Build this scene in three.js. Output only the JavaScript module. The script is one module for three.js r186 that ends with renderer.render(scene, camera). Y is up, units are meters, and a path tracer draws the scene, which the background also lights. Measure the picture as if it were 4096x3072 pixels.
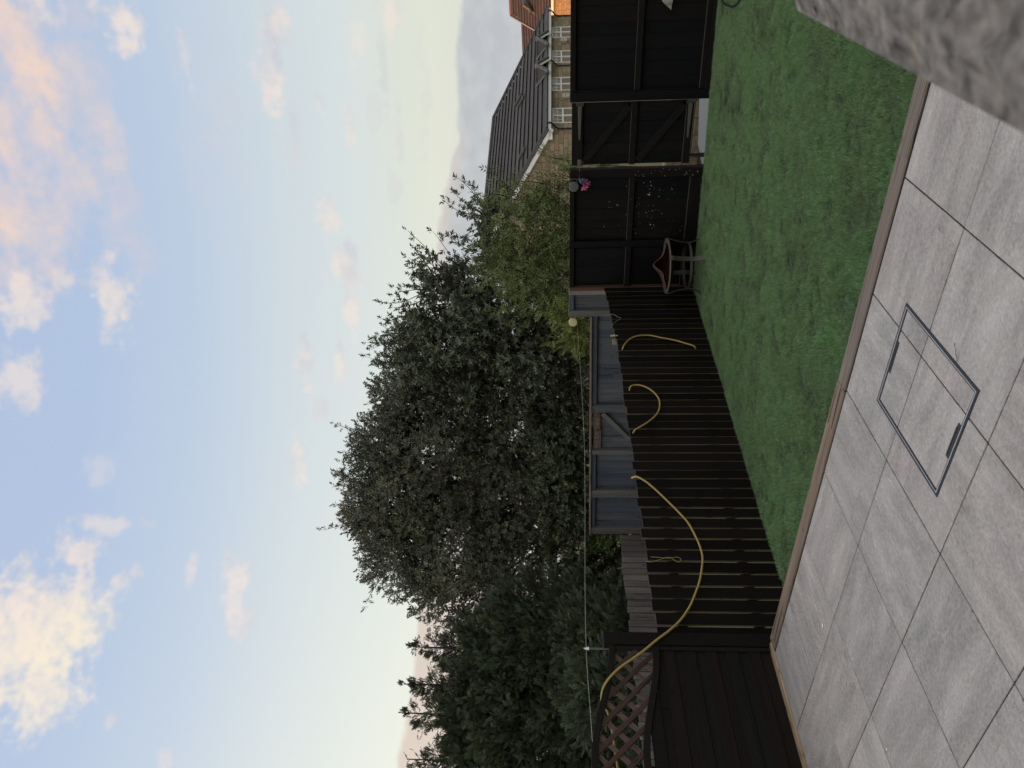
import * as THREE from 'three';
import { ImprovedNoise } from 'three/addons/math/ImprovedNoise.js';
import { mergeGeometries } from 'three/addons/utils/BufferGeometryUtils.js';

// ---------------------------------------------------------------- camera, sky, sun, exposure
const scene = new THREE.Scene();
const V = (x, y, z) => new THREE.Vector3(x, y, z);
// the phone was held sideways: the top of the stored picture is the right-hand side of the place
const camera = new THREE.PerspectiveCamera(55.81, 4 / 3, 0.05, 4000);
camera.position.set(0, 1.6, 0);
{
  const fwd = V(-0.570, 0.0618, -0.8194).normalize(), right = V(0.8210, -0.0065, -0.5709);
  right.addScaledVector(fwd, -right.dot(fwd)).normalize();
  const up = new THREE.Vector3().crossVectors(right, fwd);
  camera.quaternion.setFromRotationMatrix(new THREE.Matrix4().makeBasis(up.clone().negate(), right, fwd.clone().negate()));
}
camera.focus = 6.5; camera.userData.fStop = 4.6;
const renderer = new THREE.WebGLRenderer({ antialias: true });
renderer.toneMapping = THREE.LinearToneMapping;
renderer.toneMappingExposure = 1;
renderer.shadowMap.enabled = true;

let seedN = 20241;
const R = () => { seedN = (seedN + 0x6d2b79f5) | 0; let t = Math.imul(seedN ^ (seedN >>> 15), 1 | seedN); t = (t + Math.imul(t ^ (t >>> 7), 61 | t)) ^ t; return ((t ^ (t >>> 14)) >>> 0) / 4294967296; };
const rr = (a, b) => a + (b - a) * R();
const clamp = (x, a = 0, b = 1) => Math.min(b, Math.max(a, x));
const ss = (a, b, x) => { const t = clamp((x - a) / (b - a)); return t * t * (3 - 2 * t); };
const lerp = (a, b, t) => a + (b - a) * t;
const N = new ImprovedNoise();
const nz = (x, y, z = 0) => N.noise(x + 31.7, y + 17.3, z + 5.1);
const fbm = (x, y, z, o) => { let s = 0, a = 0.5; for (let i = 0; i < o; i++) { s += a * nz(x, y, z); x = x * 2.03 + 7.1; y = y * 2.03 + 3.7; z = z * 2.03 + 1.9; a *= 0.5; } return s; };
const lin = (c) => { c /= 255; return c <= 0.04045 ? c / 12.92 : ((c + 0.055) / 1.055) ** 2.4; };
const L3 = (r, g, b) => [lin(r), lin(g), lin(b)];

const SUN = V(-0.75, 0.075, 0.65).normalize();
{
  // clouds: azimuth, elevation, half width, half height (degrees), opacity, colour kind (0 pale peach, 1 cream yellow, 2 lavender pink, 3 grey violet)
  const C = [[-55.4, 35.6, 5.2, 3.6, 1, 1], [-53.4, 33.4, 3.8, 2.6, 1, 1], [-58.7, 33.9, 2.8, 2.6, 0.9, 1], [-51.9, 36.4, 2.8, 2.4, 0.8, 0], [-57, 38.5, 6, 3, 1, 1], [-48.6, 33.7, 1.9, 1.5, 0.85, 0], [-45.9, 32.0, 0.7, 2.2, 0.55, 0], [-50.6, 31.0, 1.0, 0.8, 0.6, 0], [-49.6, 30.1, 0.6, 0.5, 0.5, 0],
    [-10.6, 34.1, 8.6, 4.0, 0.75, 2], [-11.2, 31.8, 6.5, 2.2, 0.55, 2], [-18.9, 36.8, 6.2, 2.4, 0.8, 2], [-18.3, 34.4, 5.1, 2.8, 0.7, 2], [-19.9, 31.1, 4.7, 1.8, 0.6, 2], [-15.4, 31.1, 3.2, 1.2, 0.5, 2], [-23.8, 30.2, 2.6, 1.2, 0.5, 2], [-7.6, 34.6, 3.6, 1.6, 0.95, 4], [-11.2, 34.0, 4.4, 1.5, 0.95, 4], [-15.2, 36.8, 5.1, 1.1, 0.8, 4], [-21.2, 37.7, 2.6, 1.3, 0.9, 4], [-6.0, 35.6, 3, 1.6, 0.95, 4], [-25.2, 37.5, 2.6, 2.0, 0.8, 2], [-22.1, 35.3, 2.4, 2.2, 0.7, 2], [-27.5, 36.9, 2.6, 1.9, 0.75, 0], [-25.7, 35.2, 2.0, 1.6, 0.7, 2], [-26.3, 34.3, 1.1, 1.0, 0.6, 0], [-27.5, 31.8, 2.9, 1.3, 0.8, 0], [-34.6, 37.9, 2.2, 1.7, 0.7, 0],
    [-7.3, 28.7, 2.0, 1.3, 0.9, 0], [-5.0, 33.0, 2.2, 1.1, 0.6, 0], [-8.1, 19.1, 2.6, 1.3, 0.75, 0], [-11.5, 19.9, 3.2, 1.3, 0.8, 0], [-15.6, 19.2, 3.3, 0.6, 0.6, 3], [-13.3, 17.1, 0.9, 0.5, 0.4, 0], [-14.8, 15.1, 2.2, 0.5, 0.55, 0], [-9.2, 13.8, 1.8, 0.8, 0.6, 0], [-7.2, 11.5, 1.5, 0.9, 0.7, 0], [-10.7, 12.4, 4.2, 0.4, 0.5, 3], [-13.7, 13.3, 2.0, 0.8, 0.4, 3], [-15.8, 11.6, 2.6, 0.5, 0.4, 3], [-19.9, 12.3, 2.4, 0.7, 0.35, 3],
    [-21.6, 17.1, 1.8, 1.0, 0.65, 0], [-25.2, 16.0, 1.9, 1.1, 0.75, 0], [-28.3, 15.8, 2.6, 0.8, 0.75, 0], [-32.9, 16.8, 1.9, 0.45, 0.6, 0], [-33.2, 19.4, 1.8, 0.9, 0.7, 0], [-37.0, 18.4, 1.4, 0.7, 0.6, 0], [-40.7, 20.0, 1.9, 1.0, 0.6, 0], [-49.4, 23.7, 1.4, 1.1, 0.75, 0], [-51.6, 23.5, 0.9, 0.8, 0.6, 0], [-53.4, 23.1, 1.5, 1.0, 0.65, 0], [-49.4, 26.8, 1.1, 0.45, 0.5, 0], [-60.5, 30.0, 0.6, 0.4, 0.5, 0], [-62.6, 26.3, 0.7, 0.5, 0.45, 0], [-41.6, 33.3, 1.2, 1.2, 0.3, 0], [-9.5, 25.4, 1.6, 0.4, 0.35, 0], [-14, 24.2, 9, 3.4, 0.22, 2], [-13, 9.6, 6, 0.6, 0.3, 3]];
  // pale peach, cream yellow, lavender pink, grey violet, peach band: [lit, shaded]
  const K = [[L3(241, 226, 217), L3(203, 205, 213)], [L3(246, 233, 212), L3(234, 223, 215)], [L3(222, 208, 209), L3(199, 200, 213)], [L3(217, 213, 211), L3(202, 205, 210)], [L3(243, 215, 196), L3(221, 206, 208)]];
  const G = [[0, L3(205, 211, 213)], [9, L3(218, 226, 219)], [14, L3(212, 222, 223)], [20, L3(203, 215, 223)], [27, L3(185, 202, 224)], [34, L3(173, 193, 223)], [42, L3(172, 191, 222)], [60, L3(166, 184, 216)], [90, L3(160, 178, 212)]];
  const bank = [[-70, 11.5], [-63, 11.2], [-60, 11.05], [-57.6, 10.8], [-53, 10.6], [-48, 10.3], [-34, 9.8], [-23.5, 9.2], [-21.1, 8.9], [-18, 8.0], [-16, 7.3], [-12.8, 7.2], [-9.7, 7.1], [-6.8, 6.5], [0, 6.2], [20, 6], [60, 7]];
  const W = 3600, H = 1800, data = new Float32Array(W * H * 4), rad = Math.PI / 180;
  const ip = (T, x) => { if (x <= T[0][0]) return T[0][1]; for (let i = 1; i < T.length; i++) if (x <= T[i][0]) { const t = (x - T[i - 1][0]) / (T[i][0] - T[i - 1][0]), a = T[i - 1][1], b = T[i][1]; return a.length ? a.map((v, k) => lerp(v, b[k], t)) : lerp(a, b, t); } return T[T.length - 1][1]; };
  const cols = C.map((c) => Math.cos(c[1] * rad));
  for (let j = 0; j < H; j++) {
    const el = ((j + 0.5) / H - 0.5) * 180, base = ip(G, Math.max(0, el)), ce = Math.cos(el * rad), se = Math.sin(el * rad);
    for (let i = 0; i < W; i++) {
      const phi = ((i + 0.5) / W - 0.5) * 2 * Math.PI, dx = Math.cos(phi) * ce, dz = Math.sin(phi) * ce, o = (j * W + i) * 4;
      let c = base;
      if (el > -1) {
        let az = Math.atan2(dx, -dz) / rad;
        const cosS = dx * SUN.x + se * SUN.y + dz * SUN.z, ang = Math.acos(clamp(cosS, -1, 1)) / rad;
        const warm = Math.exp(-ang / 40) * Math.exp(-Math.max(0, el) / 26), glow = Math.exp(-ang / 24);
        c = [c[0] * (1 + 1.3 * warm) + 2.2 * glow * Math.exp(-Math.max(0, el) / 30), c[1] * (1 + 0.95 * warm) + 1.6 * glow * Math.exp(-Math.max(0, el) / 30), c[2] * (1 + 0.35 * warm) + 0.95 * glow * Math.exp(-Math.max(0, el) / 30)];
        if (el > 6 && el < 16 && az > -40 && az < 25) { const k = ss(16, 10, el) * ss(-40, -14, az); c = [c[0] * (1 + 0.01 * k), c[1] * (1 - 0.02 * k), c[2] * (1 - 0.07 * k)]; }
        const near = el < 46 && az > -74 && az < 8;
        const put = (k, a, m) => { const q = K[k]; c = [0, 1, 2].map((n) => lerp(c[n], lerp(q[1][n], q[0][n], m) * (1 + 0.9 * glow + (near ? 0 : 0.45)), a)); };
        if (near) {
          const n1 = fbm(dx * 9, se * 14, dz * 9, 3), n2 = fbm(dx * 34, se * 52, dz * 34, 5), n3 = fbm(dx * 22 + 9, se * 30, dz * 22, 3), n4 = fbm(dx * 90, se * 120, dz * 90, 4);
          for (let k = 0; k < C.length; k++) {
            const q = C[k], ex = (az - q[0]) * cols[k] / q[2], ey = (el - q[1]) / q[3];
            if (Math.abs(ex) > 2 || Math.abs(ey) > 2) continue;
            const big = q[2] > 2.5 && q[5] === 1, soft = q[5] === 2 || q[5] === 4 ? 0.62 : big ? 0.55 : 0.5, e = Math.hypot(ex + n3 * (big ? 0.35 : 0.7), ey + n1 * (big ? 0.35 : 0.7));
            const d = (q[2] < 2.5 ? 1.22 : 1.08) - e + n2 * (big ? 0.5 : soft > 0.6 ? 0.55 : 1.2) + n4 * (soft > 0.6 ? 0.2 : 0.6);
            if (d > 0) put(q[5], q[4] * ss(0, soft * 1.9, d) * 0.92, clamp(0.5 - ex * 0.22 + ey * 0.18 + n3 * 1.4 + n4 * 0.5 + d * 0.25));
          }
          // cloud bank low over the horizon
          const top = ip(bank, az) + n2 * 0.5 + n1 * 0.15 - 0.05, left = ss(-30, -60, az);
          const a = ss(-0.15, 0.3, top - el) * 0.9;
          if (a > 0) {
            const q = ss(0, 1.6, top - el), peach = Math.max(left * 0.9, (1 - q) * ss(-12, -22, az) * 0.5) + n3 * 0.15;
            const cool = [lin(190 + 22 * n2), lin(194 + 22 * n2), lin(199 + 20 * n2)], pe = L3(226, 207, 193), lo = L3(206, 209, 213), hot = L3(240, 222, 198);
            const r = ss(3, 9, top - el) * 0.6;
            c = [0, 1, 2].map((n) => lerp(c[n], lerp(lerp(cool[n], lo[n], r), lerp(pe[n], hot[n], ss(1, 5, top - el) * 0.6), clamp(peach)), a));
          }
        } else if (el > 2) {
          const h = 1 / (se + 0.12), cx = dx * h * 2.2, cz = dz * h * 2.2, d = fbm(cx, cz, 3.3, 4) - 0.02 + 0.25 * fbm(cx * 0.4 + 5, cz * 0.4, 8, 2);
          put(d > 0.1 ? 1 : 0, ss(-0.22, 0.22, d) * 0.9, clamp(0.75 + d));
        }
      }
      data[o] = c[0]; data[o + 1] = c[1]; data[o + 2] = c[2]; data[o + 3] = 1;
    }
  }
  const sky = new THREE.DataTexture(data, W, H, THREE.RGBAFormat, THREE.FloatType);
  sky.mapping = THREE.EquirectangularReflectionMapping; sky.magFilter = sky.minFilter = THREE.LinearFilter; sky.needsUpdate = true;
  scene.background = sky; scene.environment = sky;
}
const sun = new THREE.DirectionalLight(new THREE.Color().setRGB(1, 0.40, 0.10), 5);
sun.position.copy(SUN).multiplyScalar(120); sun.castShadow = true; sun.shadow.mapSize.set(4096, 4096);
Object.assign(sun.shadow.camera, { left: -90, right: 90, top: 90, bottom: -90, near: 1, far: 400 });
scene.add(sun, sun.target);

// ---------------------------------------------------------------- helpers
const taken = {};
const numbered = (n) => { const k = taken[n] = (taken[n] ?? -1) + 1; return k ? `${n}_${String(k).padStart(3, '0')}` : n; };
function thing(name, label, category, at = [0, 0, 0], turn = 0, group) {
  const o = new THREE.Group(); o.name = numbered(name); o.position.set(...at); o.rotation.y = turn;
  o.userData = { label, category }; if (group) o.userData.group = group;
  scene.add(o); return o;
}
function struct(name, geo, m) { const o = new THREE.Mesh(geo, m); o.name = name; o.userData.kind = 'structure'; o.castShadow = o.receiveShadow = true; scene.add(o); return o; }
function part(name, geo, m, parent, at) { const o = new THREE.Mesh(geo, m); o.name = name; o.castShadow = o.receiveShadow = true; if (at) o.position.set(...at); parent.add(o); return o; }

// a box with chamfered edges, uv in metres with v along the longest side, own offset into the texture
function cbox(x0, x1, y0, y1, z0, z1, c = 0.004, off = [R() * 3, R() * 3], vcol) {
  const lo = [Math.min(x0, x1), Math.min(y0, y1), Math.min(z0, z1)], hi = [Math.max(x0, x1), Math.max(y0, y1), Math.max(z0, z1)], sz = hi.map((h, i) => h - lo[i]);
  c = Math.min(c, Math.min(...sz) * 0.4);
  const P = [], U = [], Cc = [], long = sz.indexOf(Math.max(...sz));
  const corner = (s, ax) => s.map((q, i) => (q > 0 ? hi[i] : lo[i]) - (i === ax ? 0 : q * c));
  const face = (pts, ax, outward) => {
    const a = V(...pts[0]), n = V(...pts[1]).sub(a).cross(V(...pts[2]).sub(a));
    if (n.dot(V(...outward)) < 0) pts = pts.slice().reverse();
    for (let k = 1; k + 1 < pts.length; k++) for (const p of [pts[0], pts[k], pts[k + 1]]) {
      P.push(...p);
      const others = [0, 1, 2].filter((i) => i !== ax), v = others.includes(long) ? long : others[0], u = others.find((i) => i !== v);
      U.push(p[u] + off[0], p[v] + off[1]); if (vcol) Cc.push(...vcol(ax, outward));
    }
  };
  for (let ax = 0; ax < 3; ax++) for (const s of [-1, 1]) {
    const [b, d] = [0, 1, 2].filter((i) => i !== ax), q = [[-1, -1], [1, -1], [1, 1], [-1, 1]].map(([p, r]) => { const t = [0, 0, 0]; t[ax] = s; t[b] = p; t[d] = r; return corner(t, ax); }), n = [0, 0, 0]; n[ax] = s;
    face(q, ax, n);
  }
  if (c > 0) {
    for (let ax = 0; ax < 3; ax++) { const [b, d] = [0, 1, 2].filter((i) => i !== ax); for (const sb of [-1, 1]) for (const sd of [-1, 1]) { const t = (s) => { const k = [0, 0, 0]; k[ax] = s; k[b] = sb; k[d] = sd; return k; }, n = [0, 0, 0]; n[b] = sb; n[d] = sd; face([corner(t(-1), b), corner(t(1), b), corner(t(1), d), corner(t(-1), d)], b, n); } }
    for (const a of [-1, 1]) for (const b of [-1, 1]) for (const d of [-1, 1]) face([0, 1, 2].map((ax) => corner([a, b, d], ax)), 0, [a, b, d]);
  }
  const g = new THREE.BufferGeometry();
  g.setAttribute('position', new THREE.Float32BufferAttribute(P, 3)); g.setAttribute('uv', new THREE.Float32BufferAttribute(U, 2));
  if (vcol) g.setAttribute('color', new THREE.Float32BufferAttribute(Cc, 3));
  g.computeVertexNormals(); return g;
}
// a board from a to b (length), w wide, t thick; side is the direction of its width
function bar(a, b, w, t, side = V(0, 1, 0), c = 0.003) {
  const d = b.clone().sub(a), l = d.length(); d.normalize();
  const s = side.clone().addScaledVector(d, -side.dot(d)).normalize(), n = new THREE.Vector3().crossVectors(d, s);
  const g = cbox(-w / 2, w / 2, 0, l, -t / 2, t / 2, c);
  g.applyMatrix4(new THREE.Matrix4().makeBasis(s, d, n.negate()).setPosition(a)); g.computeVertexNormals(); return g;
}
function tube(pts, r, seg = 40, rad = 8, closed = false) { return new THREE.TubeGeometry(new THREE.CatmullRomCurve3(pts, closed, 'centripetal'), seg, r, rad, closed); }
// a limb that tapers along its points
function limb(pts, r0, r1, seg = 10, rad = 7) {
  const cv = new THREE.CatmullRomCurve3(pts), g = new THREE.TubeGeometry(cv, seg, 1, rad), p = g.attributes.position;
  for (let i = 0; i <= seg; i++) { const c = cv.getPointAt(i / seg), r = lerp(r0, r1, i / seg); for (let j = 0; j <= rad; j++) { const k = i * (rad + 1) + j; p.setXYZ(k, c.x + (p.getX(k) - c.x) * r, c.y + (p.getY(k) - c.y) * r, c.z + (p.getZ(k) - c.z) * r); } }
  g.computeVertexNormals(); return g;
}
const plain = (g) => { const q = g.index ? g.toNonIndexed() : g; for (const k of Object.keys(q.attributes)) if (!['position', 'normal', 'uv'].includes(k)) q.deleteAttribute(k); return q; };
const merge = (list) => mergeGeometries(list.map(plain));

// ---------------------------------------------------------------- textures
function tex(w, h, fn, srgb = false, rep = [1, 1]) {
  const d = new Uint8Array(w * h * 4);
  for (let j = 0; j < h; j++) for (let i = 0; i < w; i++) { const c = fn(i / w, j / h), o = (j * w + i) * 4; for (let k = 0; k < 3; k++) d[o + k] = clamp(c.length ? c[k] : c) * 255; d[o + 3] = 255; }
  const t = new THREE.DataTexture(d, w, h, THREE.RGBAFormat); t.wrapS = t.wrapT = THREE.RepeatWrapping; t.magFilter = THREE.LinearFilter; t.minFilter = THREE.LinearMipmapLinearFilter; t.generateMipmaps = true;
  if (srgb) t.colorSpace = THREE.SRGBColorSpace; t.repeat.set(...rep); t.needsUpdate = true; return t;
}
// wood: u across (1 m), v along (2 m); weathered wood has deeper cracks and knots
const knots = Array.from({ length: 26 }, () => [R(), R(), rr(0.006, 0.016)]);
function woodValue(u, v, worn) {
  let x = u * 1.0, y = v * 2.0, warp = fbm(x * 6, y * 1.2, 1, 2) * 0.05, kn = 0;
  for (const k of knots) { const dx = x - k[0], dy = (y - k[1] * 2) * 0.45, d = Math.hypot(dx, dy); if (d < 0.09) { warp += Math.sign(dx) * 0.012 * Math.exp(-d / 0.025); kn = Math.max(kn, Math.exp(-((d / k[2]) ** 2))); } }
  const g = nz((x + warp) * 95, y * 1.6, 3) * 0.5 + nz((x + warp) * 240, y * 3.5, 9) * 0.35 + nz(x * 9, y * 0.8, 4) * 0.45, crack = worn * Math.max(0, nz((x + warp) * 130, y * 1.1, 20) - 0.32) * 2.2;
  return 0.68 + g * (worn ? 0.42 : 0.3) - crack - kn * 0.35;
}
const woodMap = tex(1024, 1024, (u, v) => woodValue(u, v, 0), false, [1, 0.5]), wornMap = tex(1024, 1024, (u, v) => woodValue(u, v, 1), false, [1, 0.5]);
const std = (rgb, rough = 0.8, more = {}) => new THREE.MeshStandardMaterial({ color: new THREE.Color().setRGB(...rgb), roughness: rough, side: THREE.DoubleSide, ...more });
const wood = (rgb, rough = 0.75, more = {}) => std(rgb, rough, { map: woodMap, bumpMap: woodMap, bumpScale: 0.002, ...more });
const worn = (rgb, rough = 0.9, more = {}) => std(rgb, rough, { map: wornMap, bumpMap: wornMap, bumpScale: 0.004, ...more });
const stain = (rgb, rough = 0.7, more = {}) => new THREE.MeshPhysicalMaterial({ color: new THREE.Color().setRGB(...rgb), roughness: rough, specularIntensity: 0.22, side: THREE.DoubleSide, map: woodMap, bumpMap: woodMap, bumpScale: 0.002, ...more });
const M = {
  black: [stain([0.0095, 0.0097, 0.0112], 0.6), stain([0.0125, 0.0108, 0.0108], 0.65), stain([0.0078, 0.0088, 0.0115], 0.55)],
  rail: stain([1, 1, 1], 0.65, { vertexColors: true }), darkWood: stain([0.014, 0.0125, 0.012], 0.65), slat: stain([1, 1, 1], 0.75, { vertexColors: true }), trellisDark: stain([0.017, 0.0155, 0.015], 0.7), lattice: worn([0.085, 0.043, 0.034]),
  grey: [worn([0.15, 0.155, 0.165]), worn([0.12, 0.13, 0.15]), worn([0.17, 0.165, 0.165])], blue: [worn([0.095, 0.115, 0.155]), worn([0.08, 0.10, 0.14]), worn([0.12, 0.135, 0.16])],
  cap: worn([0.27, 0.22, 0.20]), picket: [worn([0.20, 0.18, 0.175]), worn([0.25, 0.225, 0.22]), worn([0.16, 0.145, 0.14])], rust: std([0.10, 0.04, 0.022], 0.85), redPost: worn([0.10, 0.045, 0.035]),
  timber: worn([0.31, 0.23, 0.172]), timberPale: worn([0.50, 0.36, 0.23]), iron: std([0.05, 0.047, 0.042], 0.6, { metalness: 0.3 }), white: std([0.75, 0.76, 0.78], 0.5), gutter: std([0.012, 0.012, 0.013], 0.4),
};

// ---------------------------------------------------------------- ground, lawn, patio
const lawnY = (x, z) => -0.215 + 0.022 * (x + 1.1) + 0.009 * (z + 9.1);
function groundY(x, z) {
  const out = Math.max(0, -9.3 - z, -9.9 - x);
  let y = -0.4 - (x > -4.75 ? ss(0.05, 0.5, -9.25 - z) * 1.05 : 0.35 * ss(0, 2, out)) - 0.125 * Math.min(out, 30);
  const sunBlockHill = ss(11, 20, z) * (1 - ss(24, 70, z) * 0.5) * ss(-98, -87, x) * (1 - ss(0, 40, x)), top = 9.25 + 3.85 * ss(-55, -66, x);  // added unseen hill, its height shaped to keep sun off garden and trees
  return lerp(y, top, sunBlockHill);
}
{
  const g = new THREE.PlaneGeometry(1, 1, 240, 240).rotateX(-Math.PI / 2), p = g.attributes.position;
  for (let i = 0; i < p.count; i++) { const f = (t) => Math.sign(t) * (Math.abs(t) * 2) ** 4 * 1500 + t * 46, x = f(p.getX(i)) - 4, z = f(p.getZ(i)) - 6; p.setXYZ(i, x, groundY(x, z) + 0.04 * nz(x * 0.7, z * 0.7), z); }
  g.computeVertexNormals();
  struct('ground', g, std([0.10, 0.115, 0.04], 0.95, { map: tex(256, 256, (u, v) => 0.7 + 0.5 * fbm(u * 12, v * 12, 2, 3)) })).geometry.attributes.uv.array.forEach((_, i, a) => { a[i] *= 60; });
}
{
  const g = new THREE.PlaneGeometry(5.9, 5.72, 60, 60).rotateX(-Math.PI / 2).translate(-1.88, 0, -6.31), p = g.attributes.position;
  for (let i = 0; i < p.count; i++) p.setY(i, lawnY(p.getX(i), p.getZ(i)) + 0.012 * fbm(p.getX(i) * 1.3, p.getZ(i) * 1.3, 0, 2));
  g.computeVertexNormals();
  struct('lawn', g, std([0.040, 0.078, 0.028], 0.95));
  // artificial turf: tufts of short blades brushed by footsteps
  const P = [], B = 11;
  for (let k = 0; k < B; k++) {
    const a = rr(0, 6.28), q = rr(0, 0.013), x = Math.cos(a) * q, z = Math.sin(a) * q, h = rr(0.020, 0.034), w = rr(0.0016, 0.0026), t = rr(0, 6.28), lx = rr(-0.012, 0.012) + 0.006, lz = rr(-0.012, 0.012);
    P.push(x - Math.cos(t) * w, 0, z - Math.sin(t) * w, x + Math.cos(t) * w, 0, z + Math.sin(t) * w, x + lx, h, z + lz);
  }
  const tg = new THREE.BufferGeometry(); tg.setAttribute('position', new THREE.Float32BufferAttribute(P, 3)); tg.computeVertexNormals();
  const list = [], st = 0.0145, foot = Array.from({ length: 210 }, () => [rr(-4.7, -0.9), rr(-8.9, -3.6), rr(0.07, 0.15), rr(0, 3.14), rr(0.35, 0.6)]);
  for (let x = -4.83; x < -0.62; x += st) for (let z = -9.08; z < -3.5; z += st) list.push([x + rr(-0.008, 0.008), z + rr(-0.008, 0.008)]);
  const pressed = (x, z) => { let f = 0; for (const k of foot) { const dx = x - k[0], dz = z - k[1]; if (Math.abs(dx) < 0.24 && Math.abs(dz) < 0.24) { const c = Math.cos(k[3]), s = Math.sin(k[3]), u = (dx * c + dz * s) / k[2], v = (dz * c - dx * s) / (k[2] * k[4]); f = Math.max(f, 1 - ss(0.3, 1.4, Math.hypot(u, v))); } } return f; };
  const thin = list.filter(([x, z]) => R() > 0.5 * pressed(x, z) + 0.55 * Math.max(0, -0.05 - fbm(x * 3.2, z * 3.2, 22, 3))); list.length = 0; list.push(...thin);
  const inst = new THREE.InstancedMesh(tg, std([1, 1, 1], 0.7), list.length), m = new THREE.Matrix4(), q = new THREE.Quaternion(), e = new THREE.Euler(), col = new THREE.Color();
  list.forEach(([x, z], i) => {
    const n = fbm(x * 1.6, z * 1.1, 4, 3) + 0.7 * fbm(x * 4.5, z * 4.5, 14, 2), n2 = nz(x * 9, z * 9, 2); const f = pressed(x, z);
    e.set(n * 1.1 + n2 * 0.35 + 0.18, rr(0, 6.28), n2 * 0.5 + n * 0.5 + f * 0.7); q.setFromEuler(e);
    m.compose(V(x, lawnY(x, z) + 0.012 * fbm(x * 1.3, z * 1.3, 0, 2) - 0.002, z), q, V(1.1, (1 - f * 0.72) * rr(0.8, 1.15) * (1 + 0.5 * n + 0.18 * n2), 1.1)); inst.setMatrixAt(i, m);
    const y = rr(0.7, 1.35) * (1 + 0.95 * n + 0.25 * n2) * (1 - 0.4 * f); inst.setColorAt(i, col.setRGB(0.170 * y + (R() < 0.12 ? 0.05 : 0), 0.290 * y, 0.135 * y));  // footprint tint paints in flattened-pile shade; patchy tone mixes dirt and pile shading
  });
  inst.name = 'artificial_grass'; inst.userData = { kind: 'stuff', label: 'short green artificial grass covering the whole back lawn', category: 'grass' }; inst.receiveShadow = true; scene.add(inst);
}
const porc = (u, v) => fbm(u * 5, v * 11, 3, 4);
const porcMap = tex(2048, 2048, (u, v) => {
  const s = 1.5 * fbm(u * 6 + 2 * fbm(u * 3, v * 3, 8, 2), v * 20, 5, 4), f = fbm(u * 120, v * 150, 6, 3), b = fbm(u * 9, v * 9, 12, 3), w = Math.max(0, nz(u * 30 + s * 2, v * 90, 2) - 0.25), g = 0.64 + s * 0.22 + f * 0.24 + b * 0.09 + w * 0.24, p = clamp(0.5 + 2.2 * fbm(u * 6, v * 6, 30, 2));
  return [g * (0.995 + 0.025 * p), g * 0.985, g * (0.965 + 0.01 * p)];
}, false, [1 / 2.4, 1 / 2.4]);
const porcBump = tex(2048, 2048, (u, v) => { const m = ss(-0.12, 0.3, fbm(u * 6, v * 6, 14, 3)); return 0.5 + m * 0.7 * fbm(u * 90 + 2 * nz(u * 14, v * 14, 2), v * 60, 6, 3) + 0.4 * fbm(u * 190, v * 190, 8, 2) + 0.25 * fbm(u * 20, v * 32, 1, 3); }, false, [1 / 2.4, 1 / 2.4]);
const tileMats = [[0.575, 0.568, 0.555], [0.54, 0.532, 0.52], [0.61, 0.60, 0.583], [0.575, 0.555, 0.538]].map((c) => std(c, 0.62, { map: porcMap, bumpMap: porcBump, bumpScale: 0.016 }));
const patio = struct('patio', cbox(-4.86, 2.4, -0.4, -0.0048, -3.46, 2.1, 0.002), std([0.006, 0.006, 0.007], 1));
const COVER = [-2.212, -1.66, -3.016, -2.321];
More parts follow.
